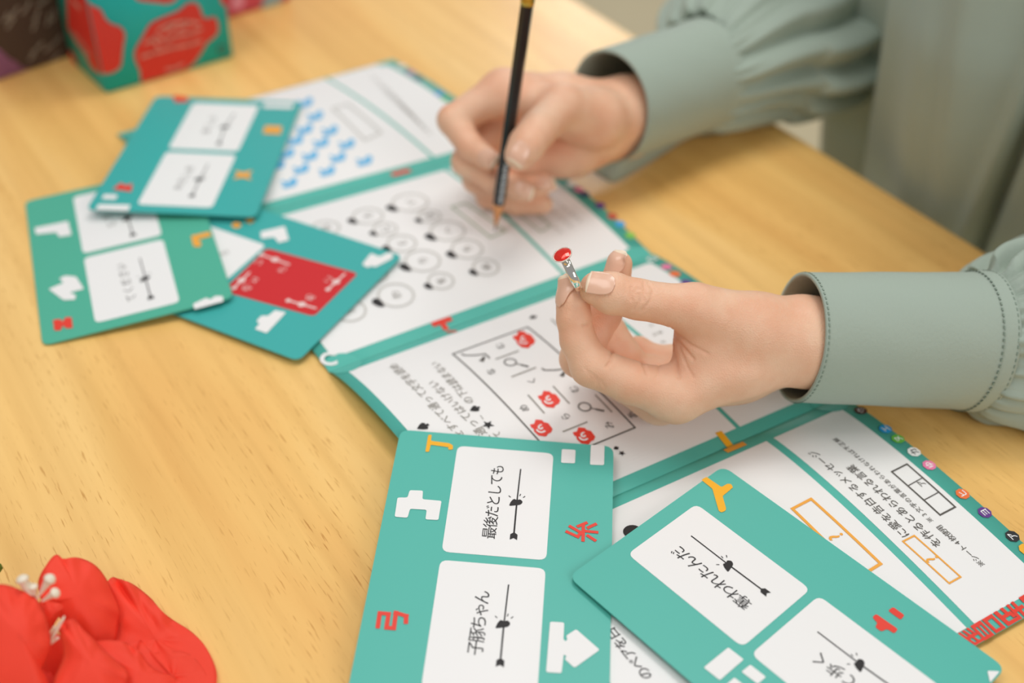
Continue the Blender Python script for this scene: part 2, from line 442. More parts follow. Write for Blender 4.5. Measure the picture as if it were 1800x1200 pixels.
for s, p in (('む', (495, 245)), ('な', (415, 470)), ('く', (775, 550)), ('む', (1145, 625)), ('め', (705, 790)), ('ら', (1070, 865)), ('み', (1450, 940)), ('あ', (1655, 850))):
    c = P2.uv(z2b(*p)); tx += text_uv(s, c, c+np.array([0, -1.0]), .0052)
decal('printed_letter', P2, tx, INK, PG[2], 3, SL)
tx = text(P2, 'をすべて通って文字を読め', (806, 764), (693, 645)) + text(P2, 'て通ってはいけない', (856, 772), (762, 676)) + text(P2, 'の下は読まない', (823, 704), (766, 642)) + text(P2, 'て', (874, 764), (864, 753), .0044) + text(P2, 'ー', (847, 734), (838, 723), .0040)
decal('printed_text', P2, tx, LINEC, PG[2], 3, SL)
def star(c, r): 
    a = np.arange(10)/10*2*math.pi+2.0; rr = np.where(np.arange(10) % 2 == 0, r, r*.42)
    return fill(np.column_stack([c[0]+rr*np.cos(a), c[1]+rr*np.sin(a)]))
def spade(S, p, s):
    c = S.uv(p)   # tip points to -u
    q = np.array([(-1.1, 0), (-.35, .6), (.25, .85), (.6, .55), (.5, .2), (.95, .3), (.95, -.3), (.5, -.2), (.6, -.55), (.25, -.85), (-.35, -.6)])*s
    return fill(rounded(c+q, s*.15))
each('suit_print', P2, [spade(P2, (744, 750), .0031), spade(P2, (835, 719), .0027), star(P2.uv((858, 747)), .0031), star(P2.uv((1093, 797)), .0018), spade(P2, (1083, 788), .0014), spade(P2, (937, 558), .0022)], BLACK, PG[2], 3, SL)
decal('answer_box', P2, [line(P2, (1078, 583), (1116, 622), .0009)], mat('pale_blue_line', (190, 200, 224), .5), PG[2], 3, SL)
decal('printed_text', P2, text(P2, 'をよむ', (1180, 615), (1150, 588), .003)+text(P2, 'あり', (1160, 585), (1145, 572), .003), LINEC, PG[2], 3)
# --- leaf 3: message, boxes
tx = text(P3, 'に愛を告白するメッセージ', z4c(1128, 858), z4c(280, 105), .0053)
tx += text(P3, 'を作るとあらわれる言葉', z4c(1440, 950), z4c(650, 245), .0053)
tx += text(P3, '※3文字の言葉があらわれなければ不正解', z3c(745, 832), z3c(45, 232), .0032)
tx += text(P3, '※シート4枚使用', z3c(1128, 1160), z3c(828, 895), .0036)
cA = P3.uv(z3c(685, 558)); tx += text_uv('ア', cA, cA+np.array([0, -1.0]), .0042)
decal('printed_text', P3, tx, INK, PG[3], 3)
tx = text(P3, 'のペアを白', (1133, 1184), (1076, 1114), .0060)
decal('printed_text', P3, tx, BLACK, PG[3], 3)
bx = pline(P3, px(z3c, (575, 412), (938, 735), (824, 795), (460, 470)), .0008, True)+[line(P3, z3c(688, 517), z3c(578, 578), .0005), line(P3, z3c(812, 624), z3c(700, 685), .0005)]
decal('letter_box', P3, bx, INK, PG[3], 3, SL)
bo = pline(P3, px(z3, (359, 507), (708, 832), (605, 895), (265, 556)), .0014, True)+pline(P3, px(z3, (877, 691), (1109, 898), (1052, 930), (820, 720)), .0008, True)
decal('answer_box', P3, bo, ORAN, PG[3], 3, SL)
tq = []
for p, s in (((480, 695), .0105), ((963, 808), .0088)):
    c = P3.uv(z3(*p)); tq += text_uv('?', c, c+np.array([0, -1.0]), s, .008)
decal('printed_text', P3, tq, ORAN, PG[3], 3)
decal('blob_print', P3, [disc(P3.uv((1112, 935)), .0042)], BLACK, PG[3], 3)
# --- coloured badges along the right edges
def badge(P, i, p, rgb, s, r=.0032, letter=(250, 250, 248)):
    c = P.uv(p)
    nm = 'badge_%d_%d_%d' % tuple(rgb)
    M = MATS.get(nm) or mat(nm, rgb, .42, .4)
    b = decal('badge', P, [disc(c, r, 8, .3)], M, PG[i], 3)
    if s:
        ML = MATS.get('badge_letter') or mat('badge_letter', (250, 250, 248), .5)
        decal('badge_letter', P, text_uv(s, c, c+np.array([0, -1.0]), r*1.35, .012), BLACK if sum(rgb) > 600 else ML, PG[i], 4)
for p, rgb, s in (((1513, 722), (92, 52, 48), 'ウ'), (z3c(412, 148), (38, 160, 222), 'エ'), (z3c(507, 222), (106, 190, 72), 'ヌ'), (z3c(628, 320), (246, 246, 242), 'カ'), (z3c(742, 420), (240, 130, 172), 'ゆ'), (z3c(993, 636), (244, 120, 62), 'ヒ'), (z3c(1160, 776), (104, 58, 140), 'ヨ'), (z3c(1368, 955), (44, 44, 46), 'ア'), ((1803, 966), (250, 184, 52), '')):
    badge(P3, 3, p, rgb, s)
for p, rgb in ((z8b(1045, 925), (240, 130, 172)), (z8b(1125, 992), (244, 120, 62)), (z8b(1235, 1075), (104, 58, 140))): badge(P2, 2, p, rgb, '')
for p, rgb in ((z8b(130, 135), (246, 246, 242)), (z8b(200, 185), (226, 110, 160)), (z8b(258, 228), (40, 60, 110)), (z8b(410, 335), (104, 58, 140)), (z8b(525, 440), (200, 90, 70)), (z8b(600, 515), (70, 170, 226)), (z8b(695, 625), (130, 200, 90))): badge(P1, 1, p, rgb, '')
for p, rgb in (((706, 117), (246, 246, 242)), ((722, 128), (200, 110, 180)), ((735, 138), (40, 60, 110)), ((772, 165), (60, 150, 220)), ((783, 174), (90, 190, 110))): badge(P0, 0, p, rgb, '')
c = P1.uv((577, 631)); e = P1.uv((589, 630))-c; e /= np.linalg.norm(e)
decal('printed_letter', P1, text_uv('C', c, c+e, .0125, .035), WHITE, PG[1], 4)
c = P2.uv((1145, 456)); decal('printed_letter', P2, text_uv('D', c, c+np.array([0, -1.0]), .008, .02), WHITE, PG[2], 4)
# coloured signs printed across the folds
def sign(name, P, i, pts, w, M, closed=False, layer=3): return decal(name, P, pline(P, pts, w, closed), M, PG[i], layer, .002)
sign('fold_sign', P1, 1, [z5(885, 790), z5(950, 768)], .0034, RED); sign('fold_sign', P1, 1, [z5(918, 785), z5(945, 822)], .003, RED); sign('fold_sign', P2, 2, [z5(950, 828), z5(980, 826)], .002, RED)
sign('fold_sign', P0, 0, [z6(1135, 838), z6(1225, 815)], .0036, RED)
sign('fold_sign', P2, 2, [z5b(1375, 160), z5b(1480, 290)], .0036, YEL); sign('fold_sign', P3, 3, [z5b(1470, 345), z5b(1630, 278)], .0034, ORAN)
# red block lettering along the lower edge of the last leaf
def blk(*pts): return poly(P3, [z6s(*p) for p in pts])
red = []
def zq(b, x, y):       # b: three corners (top-left, top-right, bottom-left) of a letter cell in the zoomed frame
    a, r, d = (np.array(q, float) for q in b); return tuple(a+(r-a)*x+(d-a)*y)
def cell(b, strokes):
    for x0, y0, x1, y1 in strokes: red.append(blk(zq(b, x0, y0), zq(b, x1, y0), zq(b, x1, y1), zq(b, x0, y1)))
cell(((452, 732), (560, 668), (622, 846)), [(0, 0, .22, .5), (.36, 0, .56, .5), (.72, 0, .92, .36), (0, .38, .95, .56), (0, .56, .2, 1), (.4, .56, .58, .84), (0, .84, 1, 1)])
cell(((572, 660), (668, 604), (712, 800)), [(0, 0, 1, .2), (0, .82, 1, 1), (0, 0, .24, 1), (.42, 0, .6, 1), (.78, 0, 1, 1)])
cell(((682, 598), (776, 542), (822, 730)), [(0, 0, 1, .2), (0, 0, .28, 1), (.74, 0, 1, 1), (0, .82, 1, 1)])
cell(((792, 532), (905, 466), (938, 660)), [(0, 0, .3, 1), (0, .0, .2, .2), (.55, 0, .8, .5), (.2, .36, 1, .56), (0, .8, 1, 1), (.75, .5, 1, .75)])
cell(((915, 462), (1000, 410), (1050, 598)), [(0, 0, .28, 1), (.5, 0, .8, 1), (0, .38, 1.2, .58)])
cell(((1035, 388), (1110, 345), (1170, 525)), [(0, 0, 1, .35), (.0, .6, 1, 1), (.4, 0, .7, 1)])
decal('block_lettering', P3, red, RED, PG[3], 3)

# ------------------------------------------------------------------ cards
CW, CH = .1, .1451
PW, PH, Q1 = .0446, .0627, .00766
def fit_card(obs, z00, z10, z01):
    """rest a card of known size so that its corners fall where obs [(u,v,pixel)] say; z.. corner heights"""
    U, V = np.array([1., 0, 0]), np.array([0, -1., 0])
    nrm, off = np.array([0, 0, 1.0]), np.array([0, 0, (z10+z01)/2])
    for it in range(8):
        X = []
        for u, v, p in obs:
            r = ray(p); t = ((off-CAM)@nrm)/(r@nrm); X.append(CAM+r*t)
        X = np.array(X); uv = np.array([(a*CW, b*CH) for a, b, _ in obs])
        xm, um = X.mean(0), uv.mean(0)
        A = np.array([[q[0], -q[1]] for q in uv-um]); B = (X-xm)[:, :2]
        th = math.atan2((A[:, 0]*B[:, 1]-A[:, 1]*B[:, 0]).sum(), (A*B).sum())
        U2, V2 = np.array([math.cos(th), math.sin(th)]), np.array([math.sin(th), -math.cos(th)])
        U = np.array([*U2, (z10-z00)/CW]); V = np.array([*V2, (z01-z00)/CH]); U /= np.linalg.norm(U); V /= np.linalg.norm(V)
        O = np.array([*(xm[:2]-U2*um[0]-V2*um[1]), z00])
        nrm = np.cross(U, V); nrm *= np.sign(nrm[2]); off = O
    return Flat(O, U, V)
def make_card(S, M, label):
    c = S.pos(np.array([CW/2]), np.array([CH/2]))[0]
    root = tag(empty('puzzle_card', c), label, 'card', 'puzzle cards lying on and around the booklet')
    out = rounded([(0, 0), (CW, 0), (CW, CH), (0, CH)], .005, 6); n = len(out)
    top = S.pos(out[:, 0], out[:, 1]); bot = top-S.n*.0006
    mesh_obj('card_stock', np.vstack([top, bot]), [list(range(n))[::-1], [i+n for i in range(n)]]+[[i, i+n, (i+1) % n+n, (i+1) % n] for i in range(n)], M, root, False)
    return root
def panel(S, root, k, M=None):
    v = Q1 if k == 0 else CH-Q1-PH
    return decal('white_panel' if M is None else 'red_panel', S, [rect((CW-PW)/2, v, (CW+PW)/2, v+PH, .0035)], M or WHITE, root, 1)
def arrow(S, root, a, hp, b, w=.0006, heart=.0026):
    ua, uh, ub = S.uv(a), S.uv(hp), S.uv(b); d = (ub-ua)/np.linalg.norm(ub-ua); n = np.array([-d[1], d[0]])
    L = [stroke(ua, uh, w), stroke(uh+d*.001, ub, w*1.2)]
    q = [uh-d*heart*.75-n*heart*.5, uh-d*heart*.2-n*heart*1.05, uh+d*heart*.5-n*heart*.7, uh+d*heart*1.0+n*heart*1.3, uh-d*heart*.1+n*heart*1.0, uh-d*heart*.75+n*heart*.55, uh-d*heart*.45]
    L.append(fill(rounded(q, heart*.35)))
    t = ub; s = heart*.55
    L.append(fill([t-d*s*1.6-n*s*.2, t-d*s*.9-n*s*1.1, t+d*s*1.2-n*s*1.1, t+d*s*.5, t+d*s*1.2+n*s*1.1, t-d*s*.9+n*s*1.1, t-d*s*1.6+n*s*.2]))
    for x, y in ((-1.5, -1.3), (-1.9, -.5), (-1.3, 1.5)):
        e = (d*x+n*y); e /= np.linalg.norm(e); L.append(stroke(uh+e*heart*1.5, uh+e*heart*2.0, .0004))
    decal('printed_arrow', S, L, BLACK, root, 2)
def marks(S, root, name, M, polys, r=.0006):
    for p in polys: decal(name, S, [poly(S, p, r)], M, root, 2)
def strokes(S, root, name, M, lines, w): decal(name, S, sum([pline(S, l, w) for l in lines], []), M, root, 2)
P4 = lambda a, b, c, d: [(0, 0, a), (1, 0, b), (1, 1, c), (0, 1, d)]
def pan_obs(k, tl=None, tr=None, br=None, bl=None):
    v = Q1 if k == 0 else CH-Q1-PH; a, b = (CW-PW)/2/CW, (CW+PW)/2/CW
    return [(u, w/CH, p) for u, w, p in ((a, v, tl), (b, v, tr), (b, v+PH, br), (a, v+PH, bl)) if p]
# front left card
SA = fit_card([(0, 0, (702, 756)), (1, 0, (1081, 785))]*2+pan_obs(0, (804, 788), (972, 799), (958, 983), (779, 969))+pan_obs(1, (775, 986), (956, 999), None, (743, 1197)), .0126, .0108, .0085)
A = make_card(SA, TEAL, 'teal card in front with two white fields about the last one and the piglet')
panel(SA, A, 0); panel(SA, A, 1)
arrow(SA, A, za(1008, 362), za(979, 612), za(955, 872)); arrow(SA, A, za2(1027, 178), za2(996, 437), za2(971, 697))
decal('printed_text', SA, text(SA, '最後だとしても', za(770, 843), za(832, 368), .0068)+text(SA, '子豚ちゃん', za2(806, 595), za2(850, 262), .0073), BLACK, A, 2)
marks(SA, A, 'yellow_sign', YEL, [px(za, (312, 105), (338, 105), (332, 150), (470, 168), (498, 185), (497, 215), (462, 217), (465, 198), (330, 180), (318, 233), (290, 233))])
marks(SA, A, 'white_block', WHITE, [px(za, (80, 577), (155, 577), (172, 522), (272, 525), (268, 590), (412, 602), (388, 747), (290, 742), (300, 670), (175, 662), (155, 730), (58, 722)),
      px(za, (1318, 212), (1422, 218), (1417, 320), (1312, 315)), px(za, (1536, 180), (1640, 185), (1636, 333), (1530, 330)),
      px(za2, (1300, 422), (1393, 428), (1388, 540), (1402, 552), (1415, 540), (1405, 515), (1472, 472), (1627, 608), (1460, 727), (1395, 668), (1410, 650), (1390, 637), (1375, 762), (1273, 755))], .0009)
strokes(SA, A, 'red_sign', RED, [px(za, (1382, 795), (1465, 842)), px(za, (1358, 835), (1438, 872), (1462, 838)), px(za, (1442, 792), (1500, 768)), px(za, (1480, 785), (1477, 898)), px(za, (1485, 828), (1580, 838)), px(za, (1518, 802), (1570, 778)), px(za, (1515, 865), (1565, 897))], .0015)
strokes(SA, A, 'red_sign', RED, [px(za2, (165, 455), (178, 366), (236, 371), (222, 462), (270, 466), (284, 364), (352, 385), (350, 425))], .0018)
# front right card
SB = fit_card([(0, 0, (1001, 1012)), (1, 0, (1273, 817)), (1, 1, (1768, 1171))]*2+pan_obs(0, (1103, 974), (1222, 889), (1421, 1042), (1303, 1138)), .0112, .0098, .0085)
B = make_card(SB, TEAL, 'teal card with yellow Y-shaped sign lying across the front card and the booklet end')
panel(SB, B, 0); panel(SB, B, 1)
arrow(SB, B, zb(678, 385), zb(885, 545), zb(1090, 698)); arrow(SB, B, (1436.7, 1110.5), (1511, 1167), (1590, 1223))
decal('printed_text', SB, text(SB, '奪われたんだ', zb(963, 752), zb(618, 482), .0073)+text(SB, 'て歩く', (1496, 1199), (1440, 1159), .0073), BLACK, B, 2)
marks(SB, B, 'yellow_sign', YEL, [px(z5b, (1210, 655), (1385, 775), (1460, 735), (1500, 740), (1522, 780), (1400, 880), (1442, 1030), (1430, 1055), (1385, 1073), (1355, 1055), (1280, 795), (1150, 690))])
marks(SB, B, 'red_sign', RED, [px(z3, (770, 1048), (828, 1090), (808, 1113), (745, 1067)), px(z3, (685, 1083), (795, 1160), (775, 1182), (740, 1158), (712, 1172), (680, 1150), (692, 1128), (665, 1100))], .0009)
marks(SB, B, 'white_block', WHITE, [px(zb6, (480, 828), (643, 955), (390, 1175), (220, 1040)), px(zb6, (712, 1010), (878, 1140), (790, 1215), (618, 1085)), px(zb6, (545, 1145), (700, 1270), (600, 1360), (440, 1235)), [(1735, 1179), (1757, 1180), (1740, 1200)]], .0007)
# crimson-panel card
SE = fit_card([(0, 1, (522, 618)), (1, 1, (695, 445)), (1, 1, (695, 445)), (1, .35, (500.5, 391.8)), (1, .9, (666.7, 435.8))], .0022, .0065, .0042)
E_ = make_card(SE, TEALB, 'blue-teal card with a crimson field, half under the far left card')
panel(SE, E_, 0)
decal('red_panel', SE, [poly(SE, [zk(690, 312), zk(1348, 494), zk(1030, 803), zk(372, 621)], .003)], DRED, E_, 1)
marks(SE, E_, 'white_block', WHITE, [px(zk, (645, 195), (820, 155), (850, 255), (775, 275), (745, 235), (650, 245)), px(zk, (1375, 430), (1440, 350), (1500, 375), (1560, 345), (1600, 350), (1590, 390), (1470, 450), (1440, 440), (1420, 455)), px(zk, (605, 895), (640, 855), (615, 840), (650, 800), (700, 800), (750, 760), (830, 775), (690, 925))], .0008)
marks(SE, E_, 'orange_dot', ORAN, [px(zk, (430, 150), (470, 122), (515, 145), (475, 175)), px(zk, (530, 118), (570, 90), (612, 112), (570, 140))], .0016)
wl = []
for a, b in (((650, 360), (850, 430)), ((455, 600), (565, 490)), ((845, 690), (1040, 745)), ((1130, 610), (1250, 500))):
    o = np.array(a, float); e = np.array(b, float); m_ = (o+e)/2
    wl += pline(SE, [zk(*o), zk(*e)], .0012)+[disc(SE.uv(zk(*m_)), .0022, 10), disc(SE.uv(zk(*o)), .0015, 8)]
wl += text(SE, 'さい', zk(800, 470), zk(630, 415), .0058)+text(SE, 'こ', zk(1130, 540), zk(1100, 530), .006)+text(SE, 'め', zk(1000, 670), zk(970, 660), .006)+text(SE, 'の', zk(545, 600), zk(520, 590), .006)+text(SE, 'と', zk(600, 545), zk(570, 540), .006)
decal('white_sketch', SE, wl, mat('soft_white_print', (240, 214, 208), .5), E_, 2)
c = SE.uv(zk(385, 350)); decal('printed_text', SE, text_uv('さ', c, c+np.array([0, -1.0]), .006), LINEC, E_, 2)
# far left green card
SD = fit_card([(0, 0, (38, 349)), (0, 1, (77, 601)), (1, 1, (418, 521))]*2+pan_obs(0, (121, 348), None, (286, 423), (145, 448))+pan_obs(1, (146, 454), (289, 426), (320, 536), (171, 566)), .0012, .0078, .0012)
D = make_card(SD, TEALG, 'green-teal card flat on bare wood at the left with red and orange signs')
panel(SD, D, 0); panel(SD, D, 1)
arrow(SD, D, zd(790, 430), zd(822, 545), zd(853, 655)); arrow(SD, D, zd(690, 130), zd(722, 205), zd(752, 300))
decal('printed_text', SD, text(SD, 'てください', zd(740, 655), zd(685, 480), .0062)+text(SD, 'とき', zd(625, 240), zd(605, 200), .0062), INK, D, 2)
marks(SD, D, 'white_block', WHITE, [px(zd, (195, 260), (385, 222), (405, 300), (335, 312), (320, 285), (205, 297)), px(zd, (275, 605), (360, 570), (335, 545), (370, 530), (430, 535), (475, 605), (395, 625), (430, 640), (425, 665), (360, 668)), px(zd, (1090, 690), (1165, 655), (1190, 665), (1215, 645), (1260, 645), (1262, 675), (1100, 720))], .0009)
marks(SD, D, 'red_sign', RED, [px(zd, (300, 780), (340, 775), (355, 790), (370, 765), (405, 765), (412, 825), (375, 828), (355, 810), (345, 838), (308, 840))])
marks(SD, D, 'orange_sign', ORAN, [px(zd, (1080, 305), (1185, 280), (1195, 305), (1120, 325), (1140, 350), (1130, 368), (1095, 365), (1085, 330))])
# back card
SF = fit_card([(0, 0, (273, 164)), (1, 0, (527, 186)), (1, 1, (449, 380)), (0, 1, (160, 368))]*2+pan_obs(0, (336, 176), (457, 182), (420, 269), (296, 262))+pan_obs(1, (290, 266), (417, 274), (375, 366), (241, 362)), .0080, .0080, .0108)
Fc_ = make_card(SF, TEALB, 'blue-teal card lying uppermost behind the others near the boxes')
panel(SF, Fc_, 0); panel(SF, Fc_, 1)
arrow(SF, Fc_, zf(1195, 190), zf(1118, 300), zf(1065, 440)); arrow(SF, Fc_, zf(975, 610), zf(908, 735), zf(840, 875))
decal('printed_text', SF, text(SF, 'ほしい', zf(955, 335), zf(1010, 230), .0062)+text(SF, 'わたしの', zf(725, 800), zf(820, 650), .0062), INK, Fc_, 2)
marks(SF, Fc_, 'red_sign', RED, [px(zf, (680, 40), (800, 50), (815, 90), (700, 95)), px(zf, (180, 820), (250, 765), (290, 790), (345, 770), (335, 840), (240, 825))])
marks(SF, Fc_, 'orange_sign', ORAN, [px(zf, (1450, 290), (1590, 295), (1580, 360), (1430, 355)), px(zf, (1195, 665), (1270, 680), (1350, 660), (1310, 705), (1340, 745), (1260, 720), (1180, 740), (1220, 700))])
marks(SF, Fc_, 'white_block', WHITE, [px(zf, (110, 862), (222, 866), (205, 905), (88, 900)), px(zf, (62, 945), (330, 950), (310, 1000), (40, 990)), px(zf, (1440, 102), (1690, 112), (1672, 148), (1430, 140))])

# ------------------------------------------------------------------ person: hands grown as one skin from tapered bones
def seg_dist(P, a, b, ra, rb):
    ab = b-a; L = ab@ab
    t = np.clip(((P-a)@ab)/L, 0, 1) if L > 0 else np.zeros(P.shape[:-1])
    q = P-a-t[..., None]*ab
    return np.sqrt((q*q).sum(-1))-(ra+(rb-ra)*t)
def smin(a, b, k):
    h = np.clip(.5+.5*(b-a)/k, 0, 1)
    return b*(1-h)+a*h-k*h*(1-h)
class Field:
    def __init__(s, lo, hi, res):
        s.lo, s.res = np.array(lo), res; s.n = np.ceil((np.array(hi)-lo)/res).astype(int)+1
        s.ax = [s.lo[i]+np.arange(s.n[i])*res for i in range(3)]
    def blank(s): return np.full(tuple(s.n), .05, np.float32)
    def add(s, F, a, b, ra, rb, k):
        m = max(ra, rb)+.014
        i0 = np.maximum(((np.minimum(a, b)-m-s.lo)/s.res).astype(int), 0); i1 = np.minimum(((np.maximum(a, b)+m-s.lo)/s.res).astype(int)+2, s.n)
        if (i1 <= i0).any(): return
        sl = tuple(slice(i0[i], i1[i]) for i in range(3))
        G = np.stack(np.meshgrid(*[s.ax[i][sl[i]] for i in range(3)], indexing='ij'), -1)
        d = seg_dist(G, a, b, ra, rb)
        F[sl] = smin(F[sl], d, k) if k > 0 else np.minimum(F[sl], d)
def surface_nets(F, lo, res):
    s = F < 0
    c = [s[i:s.shape[0]-1+i, j:s.shape[1]-1+j, k:s.shape[2]-1+k] for i in (0, 1) for j in (0, 1) for k in (0, 1)]
    cnt = sum(x.astype(np.int8) for x in c); act = (cnt > 0) & (cnt < 8)
    idx = np.full(act.shape, -1, np.int64); I = np.argwhere(act); idx[act] = np.arange(len(I))
    acc = np.zeros((len(I), 3)); num = np.zeros(len(I))
    corner = np.array([(i, j, k) for i in (0, 1) for j in (0, 1) for k in (0, 1)])
    fv = np.stack([F[I[:, 0]+o[0], I[:, 1]+o[1], I[:, 2]+o[2]] for o in corner], 1)
    for a in range(8):
        for b in range(a+1, 8):
            if np.abs(corner[a]-corner[b]).sum() != 1: continue
            m = (fv[:, a] < 0) != (fv[:, b] < 0)
            t = fv[m, a]/(fv[m, a]-fv[m, b])
            acc[m] += corner[a]+(corner[b]-corner[a])*t[:, None]; num[m] += 1
    V = lo+(I+acc/num[:, None])*res
    Q = []
    for ax in range(3):
        o1, o2 = (ax+1) % 3, (ax+2) % 3
        sh = [slice(1, -1)]*3; sh[ax] = slice(0, None)
        A = np.take(s, range(0, s.shape[ax]-1), ax); B = np.take(s, range(1, s.shape[ax]), ax)
        E = np.argwhere(A != B)
        ok = (E[:, o1] > 0) & (E[:, o2] > 0) & (E[:, o1] < act.shape[o1]) & (E[:, o2] < act.shape[o2])
        E = E[ok]; fl = A[tuple(E.T)]
        d1 = np.zeros(3, int); d1[o1] = 1; d2 = np.zeros(3, int); d2[o2] = 1
        q = np.stack([idx[tuple((E-d1-d2).T)], idx[tuple((E-d2).T)], idx[tuple(E.T)], idx[tuple((E-d1).T)]], 1)
        q[~fl] = q[~fl][:, ::-1]
        Q.append(q)
    return V, np.vstack(Q)
def relax(V, Q, n, f=.5):
    e = np.vstack([Q[:, [0, 1]], Q[:, [1, 2]], Q[:, [2, 3]], Q[:, [3, 0]]]); e = np.vstack([e, e[:, ::-1]])
    deg = np.bincount(e[:, 0], minlength=len(V))[:, None]
    for _ in range(n):
        S = np.stack([np.bincount(e[:, 0], V[e[:, 1], k], len(V)) for k in range(3)], 1)
        V = V+(S/deg-V)*f
    return V
def vnormals(V, Q):
    n = np.cross(V[Q[:, 2]]-V[Q[:, 0]], V[Q[:, 3]]-V[Q[:, 1]]); N = np.zeros_like(V)
    for k in range(4):
        for a in range(3): N[:, a] += np.bincount(Q[:, k], n[:, a], len(V))
    return N/np.maximum(np.linalg.norm(N, axis=1), 1e-12)[:, None]
def J(x, y, d, r): return (at_depth((x, y), d), r/1000)
def hand(palm, fingers, res, kp=.009):
    """palm: list of bones; fingers: list of chains of joints"""
    pts = [p for b in palm for p, _ in b]+[p for f in fingers for p, _ in f]
    pts = np.array(pts); fld = Field(pts.min(0)-.024, pts.max(0)+.024, res)
    FP = fld.blank()
    for b in palm:
        for (a, ra), (c, rc) in zip(b, b[1:]): fld.add(FP, a, c, ra, rc, kp)
    tot = FP.copy()
    for ch in fingers:
        FF = fld.blank()
        for (a, ra), (c, rc) in zip(ch, ch[1:]): fld.add(FF, a, c, ra, rc, .0022)
        tot = smin(tot, smin(FP, FF, .007), .0011)
    V, Q = surface_nets(tot, fld.lo, res)
    return relax(V, Q, 3, .5), Q
def project(V):
    q = V-CAM; k = q@fwd
    return 900+F_PX*(q@RGT)/k, 600-F_PX*(q@UPV)/k, k
def creases(V, Q, lines):
    """press fine skin folds into the surface: (points, depth mm, width px, deepest distance of the skin there)"""
    N = vnormals(V, Q); x, y, k = project(V); face = (N@fwd) < .25
    D = np.zeros(len(V))
    for pts, dep, wpx, dmax in lines:
        best = np.full(len(V), 1e9)
        for (x0, y0), (x1, y1) in zip(pts, pts[1:]):
            L = (x1-x0)**2+(y1-y0)**2; t = np.clip(((x-x0)*(x1-x0)+(y-y0)*(y1-y0))/L, 0, 1)
            best = np.minimum(best, np.hypot(x-x0-t*(x1-x0), y-y0-t*(y1-y0)))
        g = np.exp(-(best/wpx)**2)*(face & (k < dmax))
        D = np.maximum(D, dep/1000*g)
    return V-N*D[:, None]
def nail(tipchain, npx, ncam, w, l, back, bend=1.0):
    """a curved plate on the last bone; npx: pixel and distance of the plate's middle on the skin; ncam: its normal (right, up, towards the lens)"""
    (a, ra), (b, rb) = tipchain
    ax = (b-a)/np.linalg.norm(b-a)
    n = ncam[0]*RGT+ncam[1]*UPV-ncam[2]*fwd; n = n-(n@ax)*ax; n /= np.linalg.norm(n)
    s = np.cross(ax, n); c = npx
    V = []; nu, nv = 17, 19
    R = w*.62
    for j in range(nv):
        t = j/(nv-1); y = (t-.5)*l
        ww = w*.5*(min(1, (1-(abs(2*t-1))**3.2)+.0)**.5 if t < .5 else (1-.28*max(0, (t-.86)/.14)**2))
        if t < .5: ww = w*.5*max(.0, 1-(1-2*t)**2.6)**.5*.98+1e-5
        for i in range(nu):
            q = (i/(nu-1)*2-1)*ww
            an = q/R
            end = -.06*l*max(0, (abs(i/(nu-1)*2-1)))**2 if j == nv-1 else 0
            V.append(c+ax*(y+end)+s*math.sin(an)*R+n*((math.cos(an)-1)*R-bend*.5*(y**2)/.045))
    F = [[j*nu+i, j*nu+i+1, (j+1)*nu+i+1, (j+1)*nu+i] for j in range(nv-1) for i in range(nu-1)]
    return np.array(V), F, n
def surf_point(V, p, dguess=None):
    """nearest skin point on a pixel's ray"""
    x, y, k = project(V); m = np.hypot(x-p[0], y-p[1]) < 3.0
    if not m.any(): m = np.hypot(x-p[0], y-p[1]) < 9
    return at_depth(p, k[m].min())

def rest(V, z=.0012, inside=None):
    V = V.copy(); g = ground(V[:, :2])+z; lowp = V[:, 2] < g
    V[lowp, 2] = g[lowp]+(V[lowp, 2]-g[lowp])*.02
    return V
# left hand, pinching the ring
L_thumb = [J(1325, 577, .556, 13.5), J(1222, 543, .545, 10.2), J(1122, 526, .541, 8.9), J(1075, 515, .540, 9.3), J(1049, 507, .540, 7.7)]
L_index = [J(1188, 694, .556, 11.8), J(1110, 672, .551, 9.6), J(1039, 643, .549, 9.4), J(1016, 598, .549, 8.0), J(1009, 560, .549, 7.7), J(1007, 532, .549, 7.3), J(1001, 498, .5495, 4.9)]
L_mid = [J(1160, 700, .575, 11.2), J(1018, 630, .569, 9.0), J(1064, 552, .567, 7.6), J(1080, 505, .563, 7.4), J(1089, 464, .560, 6.0)]
L_ring = [J(1152, 674, .589, 10.6), J(1048, 612, .588, 8.6), J(1072, 580, .592, 7.4), J(1108, 628, .587, 6.8)]
L_pink = [J(1166, 646, .603, 9.4), J(1095, 632, .602, 7.2), J(1122, 615, .603, 6.6), J(1168, 638, .597, 6.0)]
WR, WU = J(1434, 604, .5665, 16.4), J(1436, 596, .588, 15.5)
FA, FU = J(1660, 604, .586, 20), J(1660, 596, .602, 19)
L_palm = [[J(1188, 694, .556, 11.8), J(1300, 646, .5585, 12.2), WR, FA], [J(1160, 700, .575, 11.2), J(1300, 652, .574, 12.5), WU, FU],
          [J(1152, 674, .589, 10.6), J(1300, 640, .589, 12.5), WU], [J(1166, 646, .603, 9.4), J(1300, 618, .601, 11.5), WU], [WR, WU], [FA, FU],
          [J(1325, 577, .556, 13.5), J(1400, 590, .563, 15.5), WR], [J(1325, 577, .556, 13.5), J(1222, 543, .545, 10.0)],
          [J(1325, 585, .562, 15), J(1238, 600, .558, 12)], [J(1238, 575, .553, 10.5), J(1236, 645, .557, 11)], [J(1300, 600, .585, 13), J(1235, 640, .585, 10)]]
LV, LQ = hand(L_palm, [L_thumb, L_index, L_mid, L_ring, L_pink], .00072)
zt = zz((950, 420), 200/1800); zl = zz((940, 400), 520/1642)
cre = []
